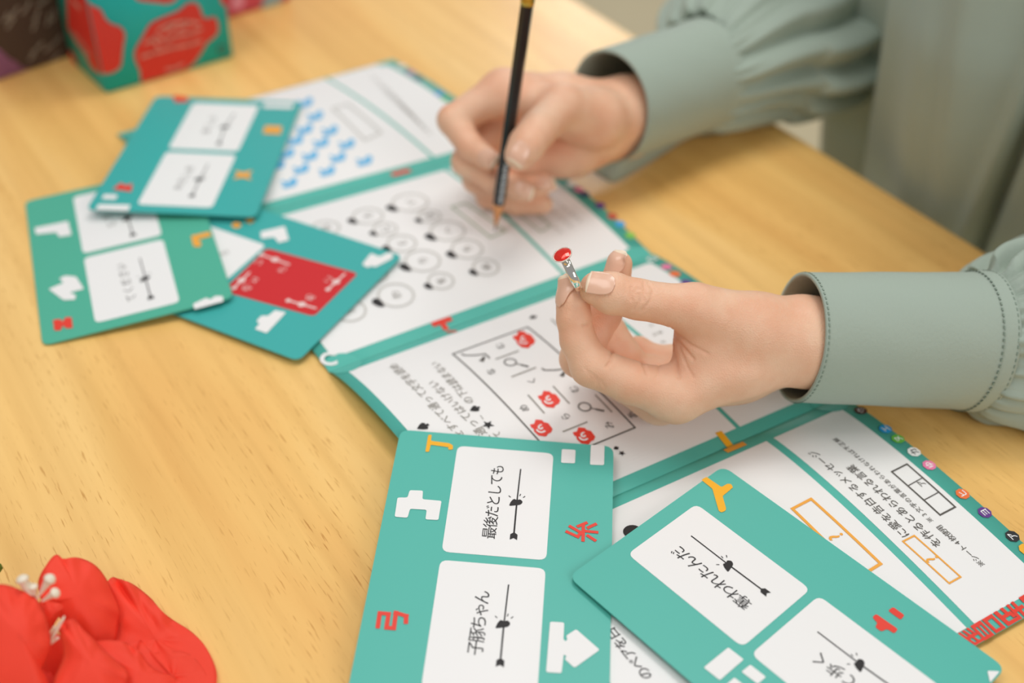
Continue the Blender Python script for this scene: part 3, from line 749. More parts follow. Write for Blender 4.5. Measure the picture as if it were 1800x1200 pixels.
for pts, dep, w in (([(1440, 760), (1435, 860), (1440, 960)], .22, 2.2), ([(1640, 690), (1650, 790), (1620, 960)], .26, 2.4), ([(1480, 840), (1550, 770), (1600, 810)], .2, 2.0), ([(1550, 910), (1560, 980), (1480, 1110)], .24, 2.2),
                    ([(1700, 690), (1790, 800), (1740, 980), (1600, 1130)], .22, 2.4), ([(1500, 870), (1600, 880)], .16, 2.0), ([(1350, 700), (1345, 860)], .1, 2)):
    cre.append(([zt(*p) for p in pts], dep*2.6, w*1.15, .56))
for pts, dep, w in (([(750, 565), (800, 640), (880, 730)], .5, 3), ([(770, 575), (860, 650), (960, 700)], .4, 3), ([(760, 640), (780, 740), (800, 830)], .55, 3.2), ([(800, 660), (850, 780), (880, 830)], .3, 2.6),
                    ([(585, 715), (610, 770), (625, 815)], .45, 2.6), ([(690, 765), (680, 830)], .3, 2.4), ([(430, 690), (425, 735), (400, 770)], .5, 2.6), ([(270, 545), (300, 540)], .4, 2.4),
                    ([(330, 840), (370, 855), (390, 890)], .2, 2.2), ([(300, 800), (340, 830), (350, 870)], .2, 2.2), ([(280, 780), (310, 830)], .15, 2)):
    cre.append(([zl(*p) for p in pts], dep*1.9, w, .58))
LV = creases(LV, LQ, cre)
# right hand, holding the pencil
R_thumb = [J(1048, 205, .712, 13), J(988, 186, .690, 11.2), J(944, 230, .670, 10.4), J(926, 254, .665, 10.0), J(914, 272, .663, 8.6)]
R_index = [J(885, 160, .706, 12), J(796, 211, .699, 9.0), J(826, 257, .694, 7.6), J(858, 280, .691, 6.4)]
R_mid = [J(890, 205, .724, 11.5), J(820, 284, .709, 8.8), J(872, 318, .702, 7.6), J(922, 335, .697, 6.6)]
R_ring = [J(900, 250, .736, 11), J(838, 315, .722, 8.5), J(895, 338, .716, 7.4), J(956, 323, .711, 6.3)]
R_pink = [J(920, 285, .738, 10), J(858, 345, .724, 7.2), J(905, 358, .720, 6.6), J(955, 359, .716, 5.8)]
RW, RX = J(1102, 192, .738, 16), J(1100, 220, .752, 15.5)
RA, RB = J(1235, 135, .785, 19), J(1235, 150, .79, 18)
R_palm = [[J(885, 160, .706, 12), J(990, 172, .724, 12.5), RW, RA], [J(890, 205, .724, 11.5), J(1000, 205, .735, 12), RX, RB], [J(900, 250, .736, 11), J(1000, 238, .742, 12), RX],
          [J(920, 285, .738, 10), J(1010, 270, .740, 11.5), RX], [RW, RX], [RA, RB], [J(1048, 205, .712, 13), J(1075, 205, .73, 15), RW], [J(1048, 205, .712, 13), J(988, 186, .690, 10.6)],
          [J(1048, 215, .716, 14), J(975, 205, .708, 10.5)], [J(985, 190, .700, 10), J(915, 175, .706, 9)], [J(1055, 245, .735, 12), J(985, 275, .733, 10)]]
RV, RQ = hand(R_palm, [R_thumb, R_index, R_mid, R_ring, R_pink], .00095)
# upper body and arms under the shirt
PM = at_z((1600, 362)); OUT = -NIN; SIDE = ED
TC = PM+OUT*.178-SIDE*.02; TC[2] = 0
SHL = TC+SIDE*.17+np.array([0, 0, .30]); SHR = TC-SIDE*.17+np.array([0, 0, .30])       # left and right shoulder
ELB_L = np.array([.385, .50, .075]); ELB_R = at_depth((1400, -70), .885)
LFA = at_depth((1660, 600), .594); RFA = at_depth((1235, 142), .788)
fld = Field(np.minimum(np.minimum(TC+[-.3, -.3, -.22], ELB_L-.1), RFA-.05), np.maximum(np.maximum(TC+[.3, .3, .46], ELB_L+.1), ELB_R+.1), .0065)
FB = fld.blank()
for a, b, ra, rb in ((LFA, ELB_L, .019, .036), (ELB_L, SHL, .036, .045), (RFA, ELB_R, .0185, .036), (ELB_R, SHR, .036, .045), (SHL, SHR, .05, .05),
                     (TC+[0, 0, -.15], TC+[0, 0, .22], .10, .105), (TC+SIDE*.07+[0, 0, -.15], TC+SIDE*.08+[0, 0, .25], .09, .085), (TC-SIDE*.07+[0, 0, -.15], TC-SIDE*.08+[0, 0, .25], .09, .085), (TC+[0, 0, .3], TC+[0, 0, .40], .055, .05)):
    fld.add(FB, np.asarray(a, float), np.asarray(b, float), ra, rb, .03)
BV, BQ = surface_nets(FB, fld.lo, .0065); BV = relax(BV, BQ, 2)
person = tag(empty('person', TC+np.array([0, 0, -.2])), 'person in a sage green shirt pinching a ring and writing with a pencil', 'person')
def skin():
    m = mat('skin', (240, 192, 160), .48, .35, sss=(.18, (.8, .4, .25), .0028))
    nt = m.node_tree; N = nt.nodes; L = nt.links; b = N['Principled BSDF']; tc = N.new('ShaderNodeTexCoord')
    n1 = N.new('ShaderNodeTexNoise'); n1.inputs['Scale'].default_value = 55; n1.inputs['Detail'].default_value = 3
    L.new(tc.outputs['Object'], n1.inputs['Vector'])
    r = N.new('ShaderNodeValToRGB'); r.color_ramp.elements[0].position = .35; r.color_ramp.elements[1].position = .68
    r.color_ramp.elements[0].color = lin((236, 180, 146)); r.color_ramp.elements[1].color = lin((243, 200, 168))
    L.new(n1.outputs['Fac'], r.inputs['Fac']); L.new(r.outputs['Color'], b.inputs['Base Color'])
    v = N.new('ShaderNodeTexVoronoi'); v.inputs['Scale'].default_value = 1300; L.new(tc.outputs['Object'], v.inputs['Vector'])
    n2 = N.new('ShaderNodeTexNoise'); n2.inputs['Scale'].default_value = 260; n2.inputs['Detail'].default_value = 4; L.new(tc.outputs['Object'], n2.inputs['Vector'])
    ad = N.new('ShaderNodeMath'); ad.operation = 'ADD'; L.new(v.outputs['Distance'], ad.inputs[0]); L.new(n2.outputs['Fac'], ad.inputs[1])
    bp = N.new('ShaderNodeBump'); bp.inputs['Strength'].default_value = .35; bp.inputs['Distance'].default_value = .00035
    L.new(ad.outputs[0], bp.inputs['Height']); L.new(bp.outputs['Normal'], b.inputs['Normal'])
    return m
SKIN = skin()
LV, RV = rest(LV, .0006), rest(RV, .0006)
bv, bf = merge([(LV, LQ.tolist()), (RV, RQ.tolist()), (BV, BQ.tolist())])
body = mesh_obj('body', bv, bf, SKIN, person)
NAIL = mat('fingernail', (238, 192, 164), .26, .5, coat=.2); NTIP = mat('fingernail_edge', (250, 228, 200), .3, .5)
def put_nail(Vh, chain, p, ncam, w, l, bend=1.0, lift=.0002):
    c = surf_point(Vh, p); v, f, n = nail(chain[-2:], c, ncam, w, l, 0, bend)
    near = Vh[np.linalg.norm(Vh-c, axis=1) < .016]; hq = near@n; fl_ = near-np.outer(hq, n)
    H = []
    for q in v:                                           # lie on the skin, never under it
        h0 = q@n; q2 = q-n*h0; dd = np.linalg.norm(fl_-q2, axis=1); m_ = (dd < .0012) & (hq > h0-.006)
        H.append(hq[m_].max() if m_.any() else np.nan)
    H = np.array(H).reshape(19, 17)
    for j in range(19):
        row = H[j]; ok = ~np.isnan(row)
        if ok.sum() > 1: H[j] = np.interp(np.arange(17), np.where(ok)[0], row[ok])
        elif j: H[j] = H[j-1]
    for _ in range(3):
        G = np.pad(H, 1, mode='edge'); H = (G[:-2, 1:-1]+G[2:, 1:-1]+G[1:-1, :-2]+G[1:-1, 2:]+2*H)/6
    for j in range(17, 19): H[j] = np.maximum(H[j], 2*H[j-1]-H[j-2])
    H = H.ravel(); v = v+np.outer(H+lift+.00025-v@n, n)
    # solid plate with a pale free edge
    o = mesh_obj('fingernail', v, f, NAIL, person)
    sm = o.modifiers.new('thickness', 'SOLIDIFY'); sm.thickness = .0005; sm.offset = -1
    o.data.materials.append(NTIP)
    for q in o.data.polygons:
        if q.index >= len(f)-32: q.material_index = 1
put_nail(LV, L_thumb, (1056, 497), (-.05, .38, .92), .0120, .0125)
put_nail(LV, L_index, (987, 511), (-.97, .02, .24), .0088, .0138, .6)
put_nail(LV, L_mid, (1078, 461), (-.78, .35, .45), .0096, .0118, .6)
put_nail(RV, R_thumb, (913, 268), (-.1, .1, .98), .0115, .0118)
put_nail(RV, R_index, (855, 278), (-.35, -.5, .8), .0095, .0108, .6)
put_nail(RV, R_mid, (921, 333), (.0, .1, .99), .0095, .0108, .6)
put_nail(RV, R_ring, (960, 322), (.1, .2, .95), .0092, .0100, .6)

# ------------------------------------------------------------------ shirt
def cloth(name, rgb):
    m = mat(name, rgb, .82, .25, sheen=.15)
    nt = m.node_tree; N = nt.nodes; L = nt.links; b = N['Principled BSDF']; tc = N.new('ShaderNodeTexCoord')
    n = N.new('ShaderNodeTexNoise'); n.inputs['Scale'].default_value = 700; n.inputs['Detail'].default_value = 3
    mp = N.new('ShaderNodeMapping'); mp.inputs['Scale'].default_value = (1, .25, 1); L.new(tc.outputs['Object'], mp.inputs['Vector']); L.new(mp.outputs['Vector'], n.inputs['Vector'])
    n2 = N.new('ShaderNodeTexNoise'); n2.inputs['Scale'].default_value = 30; n2.inputs['Detail'].default_value = 3; L.new(tc.outputs['Object'], n2.inputs['Vector'])
    ad = N.new('ShaderNodeMath'); ad.operation = 'MULTIPLY_ADD'; L.new(n2.outputs['Fac'], ad.inputs[0]); ad.inputs[1].default_value = 2.5; L.new(n.outputs['Fac'], ad.inputs[2])
    bp = N.new('ShaderNodeBump'); bp.inputs['Strength'].default_value = .3; bp.inputs['Distance'].default_value = .0006
    L.new(ad.outputs[0], bp.inputs['Height']); L.new(bp.outputs['Normal'], b.inputs['Normal'])
    return m
SAGE = cloth('sage_cotton', (165, 179, 165)); STITCH = mat('sage_thread', (140, 156, 142), .8, .2)
def spline(P, n):
    P = np.array(P, float); k = len(P); out = []
    for t in np.linspace(0, k-1, n):
        i = min(int(t), k-2); f = t-i
        p0, p1, p2, p3 = P[max(i-1, 0)], P[i], P[i+1], P[min(i+2, k-1)]
        out.append(.5*((2*p1)+(-p0+p2)*f+(2*p0-5*p1+4*p2-p3)*f*f+(-p0+3*p1-3*p2+p3)*f**3))
    return np.array(out)
def tube(ctr, rad, n, m, shape, up=np.array([0, 0, 1.0]), zmin=.0012):
    """loft along ctr; rad columns: (side radius, up radius); shape(s, a) scales the radius"""
    C = spline(ctr, n); R = spline(rad, n); T = np.gradient(C, axis=0); T /= np.linalg.norm(T, axis=1)[:, None]
    a = np.arange(m)/m*2*math.pi; V = []
    for i in range(n):
        u = up-(up@T[i])*T[i]; u /= np.linalg.norm(u); s = np.cross(T[i], u)
        k, sh = shape(i/(n-1), a)
        V.append(C[i]+np.outer(np.cos(a)*R[i, 0]*k, s)+np.outer(np.sin(a)*R[i, 1]*k, u)+np.outer(sh, T[i]))
    V = np.vstack(V)
    F = [[i*m+j, (i+1)*m+j, (i+1)*m+(j+1) % m, i*m+(j+1) % m] for i in range(n-1) for j in range(m)]
    return V, F
def solid(o, t, off=-1):
    s = o.modifiers.new('thickness', 'SOLIDIFY'); s.thickness = t; s.offset = off; return o
shirt = tag(empty('shirt', TC), 'sage green shirt with gathered sleeves and wide cuffs'); shirt.parent = person; shirt.location = Vector(TC)-person.location
def cuff(c0, c1, r0, r1, lean=0.0, flare=None):
    def sh(s, a):
        k = 1+.012*np.sin(2*a+1.0)+.008*np.sin(3*a+s*2)+(.022 if s > .87 else 0)+.006*np.sin(5*a+s*9)*np.sin(s*7+2*a)
        return k, np.full_like(a, 0)
    V, F = tube([c0, c0+(c1-c0)*.5, c1], [r0, [(r0[0]+r1[0])/2, (r0[1]+r1[1])/2], r1], 47, 96, sh)
    return V, F
LC0, LC1 = at_depth((1402, 594), .5705), at_depth((1722, 601), .589)
v, f = cuff(LC0, LC1, [.0285, .0322], [.031, .0355])
o = solid(mesh_obj('cuff', rest(v), f, SAGE, shirt), .0016)
def stitch_ring(c0, c1, t, r0, r1, gap=.0021, n=72, out=.0006):
    """a row of stitches round the cuff at t along it: small raised threads"""
    V, F = tube([c0, c0+(c1-c0)*.5, c1], [r0, [(r0[0]+r1[0])/2, (r0[1]+r1[1])/2], r1], 41, n*2, lambda s, a: (1+.012*np.sin(2*a+1.0)+.008*np.sin(3*a+s*2)+(.030 if s > .87 else .012), np.zeros_like(a)))
    i = int(t*40); T = (c1-c0)/np.linalg.norm(c1-c0); P = rest(V[i*2*n:(i+1)*2*n], .0014)
    ctr = P.mean(0); q = []
    for j in range(0, 2*n, 2):
        a, b = P[j], P[(j+1) % (2*n)]; nn = (a-ctr)/np.linalg.norm(a-ctr); w = T*.00034
        q.append((np.array([a-w, b-w, b+w, a+w, a-w-nn*.0006, b-w-nn*.0006, b+w-nn*.0006, a+w-nn*.0006]), [[0, 1, 2, 3], [4, 7, 6, 5], [0, 4, 5, 1], [2, 6, 7, 3]]))
    return merge(q)
for t in (.035, .88, .985):
    v, f = stitch_ring(LC0, LC1, t, [.0285, .0322], [.031, .0355]); tag(mesh_obj('stitching', v, f, STITCH, shirt, False), kind='stuff')
def sleeve(path, rad, n, m, seed, nf, amp):
    g = np.random.default_rng(seed); ph = g.uniform(0, 6.28, 6)
    def sh(s, a):
        e = min(1, s*6)
        fold = np.sin(nf*a+ph[0]+2.0*np.sin(a+ph[1])+s*2.5)+.6*np.sin((nf*.6//1)*a+ph[2]-s*3+1.5*np.sin(2*a+ph[3]))
        fine = np.sin(nf*2.3//1*a+ph[4])*math.exp(-s*9)
        broad = .06*np.sin(3*a+ph[5]+s*5)*min(1, s*3)
        mod = .65+.35*np.sin(2*a+ph[3]+s*3)
        soft = (np.abs(np.sin(nf*.5*a+ph[0]+1.6*np.sin(a+ph[1])+.8*np.sin(3*a+ph[4])+s*2.2))*2-1.2)*mod+(np.abs(np.sin(nf*.31*2//1*.5*a+ph[2]-s*2.8+1.1*np.sin(2*a+ph[5])))*1.6-.9)*(1-mod*.5)
        return 1+amp*(.45+.55*math.sin(min(1, s*3.2)*math.pi*.5))*(soft*math.exp(-s*1.3)*.95+fold*.25*math.exp(-s*1.2)+fine*.5)*min(1, s*11)**.6+broad, np.zeros_like(a)
    return tube(path, rad, n, m, sh)
dL = (LC1-LC0)/np.linalg.norm(LC1-LC0)
v, f = sleeve([LC1-dL*.0012, LC1+dL*.008, at_depth((1800, 592), .597), at_depth((1900, 580), .602), ELB_L+[-.02, 0, -.01], (ELB_L+SHL)/2+OUT*.02, SHL],
              [[.0292, .0335], [.035, .039], [.046, .046], [.055, .052], [.062, .062], [.068, .068], [.07, .07]], 110, 220, 3, 18, .14)
solid(mesh_obj('sleeve', rest(v), f, SAGE, shirt), .0012)
RC0, RC1 = at_depth((1070, 188), .737), at_depth((1237, 132), .790)
v, f = cuff(RC0, RC1, [.032, .0355], [.034, .0365]); solid(mesh_obj('cuff', rest(v), f, SAGE, shirt), .0016)
dR = (RC1-RC0)/np.linalg.norm(RC1-RC0)
v, f = sleeve([RC1-dR*.0012, RC1+dR*.008, at_depth((1296, 90), .822), at_depth((1368, 48), .850), ELB_R+[0, 0, .0], (ELB_R+SHR)/2+OUT*.01, SHR],
              [[.0322, .0347], [.039, .042], [.058, .054], [.074, .064], [.070, .064], [.066, .066], [.07, .07]], 110, 220, 11, 18, .14)
solid(mesh_obj('sleeve', rest(v), f, SAGE, shirt), .0012)
# loose under-lap of the right cuff lying on the table
fl = np.array([at_z(p, z) for p, z in (((1026, 292), .012), ((1050, 306), .006), ((1076, 319), .0022), ((1110, 302), .002), ((1160, 272), .002), ((1210, 241), .002), ((1262, 226), .003))])
fb = np.array([at_z(p, z) for p, z in (((1070, 262), .022), ((1085, 268), .018), ((1102, 274), .0165), ((1128, 262), .0165), ((1165, 244), .017), ((1210, 220), .018), ((1260, 200), .02))])
A1, B1 = spline(fl, 26), spline(fb, 26); rows = [A1*(1-t)+B1*t+np.array([0, 0, .0025*math.sin(math.pi*t)]) for t in np.linspace(0, 1, 7)]
solid(mesh_obj('cuff_lap', np.vstack(rows), [[j*26+i, j*26+i+1, (j+1)*26+i+1, (j+1)*26+i] for j in range(6) for i in range(25)], SAGE, shirt), .0012, 1)
# loose front: vertical folds hanging behind the table's edge
def torso():
    zs = np.linspace(-.30, .36, 60); m = 420; V = []
    a = np.arange(m)/m*2*math.pi
    for z in zs:
        s = (z+.30)/.66
        wx = .185+.02*(1-s) if z < .26 else .205*(max(0, 1-((z-.26)/.13)**2))**.5*.9+.03
        wy = .135+.03*(1-s) if z < .26 else .145*(max(0, 1-((z-.26)/.15)**2))**.5*.9+.03
        # a points: cos -> towards the table (NIN), sin -> along the edge (towards the left arm)
        deep = 1.2-.7*s
        fo = .010*np.sin(5*a+.4+.5*s)+.007*np.sin(9*a+1.7-.8*s)+.004*np.sin(17*a+.3)
        fo = fo*deep
        V.append(TC+np.outer((wy+fo)*np.cos(a), NIN)+np.outer((wx+fo)*np.sin(a), SIDE)+np.array([0, 0, z])+NIN*.26*min(z, .10))    # leaning over the table
    V = np.vstack(V); n = len(zs)
    x, y, k = project(V); cth = ((V-TC)@NIN) > 0
    def side(p, q): return ((x-p[0])*(q[1]-p[1])-(y-p[1])*(q[0]-p[0]))/np.hypot(q[0]-p[0], q[1]-p[1])      # px to the right of the line p->q
    d1 = side((1552, 0), (1506, 300)); d2 = side((1795, 230), (1716, 424))
    push = -.015/(1+np.exp(d1/3.0))*cth - .020*np.exp(-((d2-6)/11)**2)*cth + .006*np.exp(-((d2+22)/16)**2)*cth
    push = push - .006*np.exp(-((side((1650, 0), (1612, 350)))/26)**2)*cth
    rad = V-TC; rad[:, 2] = 0; rad /= np.linalg.norm(rad, axis=1)[:, None]
    V = V+rad*push[:, None]
    return V, [[i*m+j, i*m+(j+1) % m, (i+1)*m+(j+1) % m, (i+1)*m+j] for i in range(n-1) for j in range(m)]
v, f = torso(); solid(mesh_obj('shirt_front', v, f, SAGE, shirt), .0014)

# ------------------------------------------------------------------ ring in the left hand
SILVER = mat('polished_silver', (236, 232, 222), .08, .5, 1.0)
RUBY = mat('red_cut_glass', (250, 46, 24), .10, .6); RUBY.node_tree.nodes['Principled BSDF'].inputs['Metallic'].default_value = .4; RUBY.node_tree.nodes['Principled BSDF'].inputs['IOR'].default_value = 1.7
def frame_cam(r, u, t):
    v = r*RGT+u*UPV-t*fwd; return v/np.linalg.norm(v)
RS = frame_cam(-.36, .62, .69)
RAx = frame_cam(.83, .50, .16); RAx = RAx-(RAx@RS)*RS; RAx /= np.linalg.norm(RAx); RTn = np.cross(RS, RAx)
RB_ = .0084
bot = at_depth((1015, 501), .5405); RCn = bot+RS*RB_; stone = RCn+RS*(RB_+.0026)
ringo = tag(empty('ring', RCn), 'silver ring with round red stone held between finger and thumb', 'ring')
V = []; n, mm = 72, 12
for i in range(n):
    a = i/n*2*math.pi; rad = math.cos(a)*RS+math.sin(a)*RTn; hw = .0014+.0006*(.5+.5*math.cos(a))
    for j in range(mm):
        b = j/mm*2*math.pi; V.append(RCn+rad*(RB_+.00065*math.cos(b))+RAx*hw*math.sin(b))
mesh_obj('band', V, [[i*mm+j, i*mm+(j+1) % mm, ((i+1) % n)*mm+(j+1) % mm, ((i+1) % n)*mm+j] for i in range(n) for j in range(mm)], SILVER, ringo)
def lathe(prof, c, ax, e1, e2, n):
    V = [c+ax*h+(e1*math.cos(k/n*2*math.pi)+e2*math.sin(k/n*2*math.pi))*r for r, h in prof for k in range(n)]
    return V, [[i*n+k, i*n+(k+1) % n, (i+1)*n+(k+1) % n, (i+1)*n+k] for i in range(len(prof)-1) for k in range(n)]
v, f = lathe([(.0001, -.0030), (.0016, -.0030), (.0018, -.0022), (.0030, -.0008), (.0041, .0001), (.0043, .0006), (.0041, .0009), (.0037, .0006), (.0020, -.0006), (.0001, -.0012)], stone, RS, RAx, RTn, 40)
mesh_obj('setting', v, f, SILVER, ringo)
bd = []
for k in range(34):
    a = k/34*2*math.pi; c = stone+RS*.0008+(RAx*math.cos(a)+RTn*math.sin(a))*.0042
    bm = bmesh.new(); bmesh.ops.create_icosphere(bm, subdivisions=1, radius=.00036)
    q, ff = bm_arrays(bm); bm.free(); bd.append((q+c, ff))
v, f = merge(bd); tag(mesh_obj('bead_rim', v, f, SILVER, ringo), kind='stuff')
gv = [stone+RS*.0018+(RAx*math.cos(a)+RTn*math.sin(a))*.0019 for a in [i/8*2*math.pi for i in range(8)]]
gv += [stone+RS*.0014+(RAx*math.cos(a)+RTn*math.sin(a))*.0030 for a in [(i+.5)/8*2*math.pi for i in range(8)]]
gv += [stone+RS*.0007+(RAx*math.cos(a)+RTn*math.sin(a))*.0040 for a in [i/16*2*math.pi for i in range(16)]]
gv += [stone-RS*.0010]
gf = [list(range(8))]
for i in range(8):
    j = (i+1) % 8; gf += [[i, 8+i, j], [8+(i-1) % 8, 16+2*i, 8+i, i]]
    gf += [[8+i, 16+2*i, 16+2*i+1], [8+i, 16+2*i+1, 16+(2*i+2) % 16]]
for i in range(16): gf.append([16+(i+1) % 16, 16+i, 32])
g = mesh_obj('gemstone', gv, gf, RUBY, ringo, False)
bm = bmesh.new(); bm.from_mesh(g.data); bmesh.ops.recalc_face_normals(bm, faces=bm.faces); bm.to_mesh(g.data); bm.free()

# ------------------------------------------------------------------ pencil in the right hand
uvp = P1.uv((870, 406)); T0 = P1.pos(np.array([uvp[0]]), np.array([uvp[1]]), .0004)[0]
T1 = at_depth((927, 5), .6235); PD = (T1-T0); PLEN = np.linalg.norm(PD); PD /= PLEN
e1 = np.cross(PD, fwd); e1 /= np.linalg.norm(e1); e2 = np.cross(PD, e1)
pen = tag(empty('pencil', T0), 'black hexagonal pencil with gold ferrule, upright in the right hand', 'pencil')
LACQ = mat('black_lacquer', (22, 22, 24), .22, .5); CEDAR = mat('cut_cedar', (226, 158, 104), .7, .3, noise=(400, .12)); GRAPH = mat('graphite', (70, 70, 72), .45, .4)
GOLD = mat('gold_ferrule', (206, 170, 74), .25, .5, 1.0); ERAS = mat('white_eraser', (236, 232, 224), .7, .3); FOIL = mat('silver_foil', (226, 232, 236), .4, .5)
def hexring(h, r, n=6, ph=.3): return [T0+PD*h+(e1*math.cos(ph+k/n*2*math.pi)+e2*math.sin(ph+k/n*2*math.pi))*r for k in range(n)]
def loft(rings, cap=True):
    n = len(rings[0]); V = [p for r in rings for p in r]
    F = [[i*n+k, i*n+(k+1) % n, (i+1)*n+(k+1) % n, (i+1)*n+k] for i in range(len(rings)-1) for k in range(n)]
    if cap: F += [list(range(n))[::-1], [(len(rings)-1)*n+k for k in range(n)]]
    return V, F
# scalloped paint edge where the cone was cut
V, F = loft([hexring(.0185, .0036), hexring(PLEN, .0036)]); o = mesh_obj('barrel', V, F, LACQ, pen, False)
bv_ = o.modifiers.new('bevel', 'BEVEL'); bv_.width = .0004; bv_.segments = 2
V, F = loft([hexring(.0028, .0006, 24), hexring(.0160, .0030, 24), hexring(.0187, .00345, 24)]); mesh_obj('sharpened_wood', V, F, CEDAR, pen)
V, F = loft([hexring(0, .0002, 16), hexring(.0029, .00065, 16)]); mesh_obj('lead', V, F, GRAPH, pen)
V, F = loft([hexring(PLEN+h, r, 24) for h, r in ((-.001, .0036), (.002, .0037), (.003, .0034), (.004, .0037), (.008, .0037), (.009, .0034), (.010, .0037), (.014, .0037))]); mesh_obj('ferrule', V, F, GOLD, pen)
V, F = loft([hexring(PLEN+h, r, 24) for h, r in ((.013, .0034), (.022, .0034), (.0235, .0026))]); mesh_obj('eraser', V, F, ERAS, pen)
# worn silver imprint on the facet that faces the lens on the right
cam_r = RGT-(RGT@PD)*PD; cam_r /= np.linalg.norm(cam_r); cam_t = -fwd-(-fwd@PD)*PD; cam_t /= np.linalg.norm(cam_t)
nf = None; best = -9
for k in range(6):
    a = .3+(k+.5)/6*2*math.pi; nn_ = e1*math.cos(a)+e2*math.sin(a); sc = nn_@(cam_t*.8+cam_r*.6)
    if sc > best: best, nf = sc, nn_
sd = np.cross(PD, nf); fc = .0036*math.cos(math.pi/6)+.0003; im = []
for k in range(17):
    h = .021+k*.0016+(k % 3)*.0001; w = .0007+.0005*((k*7) % 3)/2
    c = T0+PD*h+nf*fc
    im.append((np.array([c-sd*w-PD*.0005, c+sd*w-PD*.0005, c+sd*w+PD*.0004, c-sd*w+PD*.0004]), [[0, 1, 2, 3]]))
v, f = merge(im); tag(mesh_obj('imprint', v, f, FOIL, pen, False), kind='stuff')

# ------------------------------------------------------------------ boxes at the back left
class Face(Flat): pass
def clip_uv(shapes, umin=None, umax=None, vmax=None, vmin=None):
    out = []
    for v, f in shapes:
        bm = bmesh.new(); vs = [bm.verts.new((p[0], p[1], 0)) for p in v]
        for q in f:
            try: bm.faces.new([vs[i] for i in q])
            except ValueError: pass
        for lim, ax, sg in ((umin, 0, -1), (umax, 0, 1), (vmin, 1, -1), (vmax, 1, 1)):
            if lim is not None:
                no = [0, 0, 0]; no[ax] = sg; co = [0, 0, 0]; co[ax] = lim
                bmesh.ops.bisect_plane(bm, geom=bm.verts[:]+bm.edges[:]+bm.faces[:], plane_co=co, plane_no=no, clear_outer=True)
        if bm.faces:
            a, b = bm_arrays(bm); out.append((a[:, :2], b))
        bm.free()
    return out
def carton(C, R, depth, height, M, label):
    """C, R: the two floor corners of the long face seen from the front; returns root, long face, short face"""
    d = (R-C); w = np.linalg.norm(d); d /= w; back = np.array([-d[1], d[0], 0.0]); up = np.array([0, 0, 1.0])
    root = tag(empty('gift_box', (C+R)/2+back*depth/2), label, 'box', 'patterned boxes standing at the back left')
    bm = bmesh.new(); bmesh.ops.create_cube(bm, size=1)
    for q in bm.verts:
        p = C+d*w*(q.co.x+.5)+back*depth*(q.co.y+.5)+up*(height*(q.co.z+.5)+.0006); q.co = Vector(p)
    bmesh.ops.bevel(bm, geom=list(bm.edges), offset=.0012, segments=2, affect='EDGES')
    v, f = bm_arrays(bm); bm.free(); mesh_obj('carton', v, f, M, root)
    long_ = Flat(C.copy(), d, up); long_.n = -back
    short = Flat(C.copy(), back, up); short.n = -d
    for s in (long_, short): s.lay = .0003
    return root, long_, short, w
def face_decal(name, S, shapes, M, root, layer):
    V, Fc = merge([(np.column_stack([np.asarray(a, float)[:, :2], np.zeros(len(a))]), b) for a, b in shapes])
    P = S.pos(V[:, 0], V[:, 1], .0003*layer)
    out = [q if np.cross(P[q[1]]-P[q[0]], P[q[2]]-P[q[0]])@S.n > 0 else q[::-1] for q in Fc]
    return mesh_obj(name, P, out, M, root, False)
zx1 = zz((0, 0), .15); zx2 = zz((240, 0), 280/1800)
BTEAL = mat('teal_carton', (22, 190, 192), .5, .35); BRED = mat('red_carton_print', (216, 54, 42), .5, .35); BLINE = mat('pale_carton_line', (214, 140, 124), .6, .3)
dep1 = np.linalg.norm(at_z((119, 109))-at_z((187, 166)))
bx1, LF, SF1, wl_ = carton(at_z((187, 166)), at_z((411, 101)), dep1, .16, BTEAL, 'teal box with big red fish-like shapes, standing behind the cards')
right_blob = px(zx2, (-20, 560), (60, 420), (150, 260), (300, 190), (480, 120), (560, 40), (640, 20), (710, 60), (740, 180), (800, 220), (860, 180), (910, 220), (930, 350), (880, 420), (800, 470), (740, 580), (640, 720), (500, 830), (350, 880), (150, 940), (50, 960), (40, 800), (0, 720), (-30, 640))
left_blob = px(zx1, (780, -120), (980, -100), (1050, 60), (1180, 100), (1230, 220), (1300, 280), (1420, 310), (1470, 400), (1440, 560), (1420, 780), (1330, 850), (1180, 870), (1080, 800), (1010, 650), (900, 500), (800, 330))
top_blob = px(zx2, (-60, -100), (0, 5), (120, 20), (250, 30), (330, 45), (430, 20), (480, -60), (300, -160))
def smooth_poly(S, p, r=.003): return fill(rounded([S.uv(q) for q in p], r, 3))
face_decal('red_shape', LF, clip_uv([smooth_poly(LF, right_blob)], .0005, wl_-.0005, .158, .0015), BRED, bx1, 1)
face_decal('red_shape', LF, clip_uv([smooth_poly(LF, left_blob)], .0005, wl_-.0005, .158, .0015), BRED, bx1, 1)
face_decal('red_shape', LF, clip_uv([smooth_poly(LF, top_blob)], .0005, wl_-.0005, .158, .0015), BRED, bx1, 1)
face_decal('red_shape', LF, clip_uv([smooth_poly(LF, px(zx2, (930, -60), (960, 40), (1010, 70), (1070, 20), (1080, -80)))], .0005, wl_-.0005, .158, .0015), BRED, bx1, 1)
face_decal('red_shape', SF1, clip_uv([smooth_poly(SF1, left_blob)], .0005, dep1-.0005, .158, .0015), BRED, bx1, 1)
face_decal('red_shape', SF1, clip_uv([smooth_poly(SF1, px(zx1, (760, 560), (850, 600), (930, 800), (980, 960), (900, 900), (780, 740)), .001)], .0005, dep1-.0005, .158, .0015), BRED, bx1, 1)
sk = []
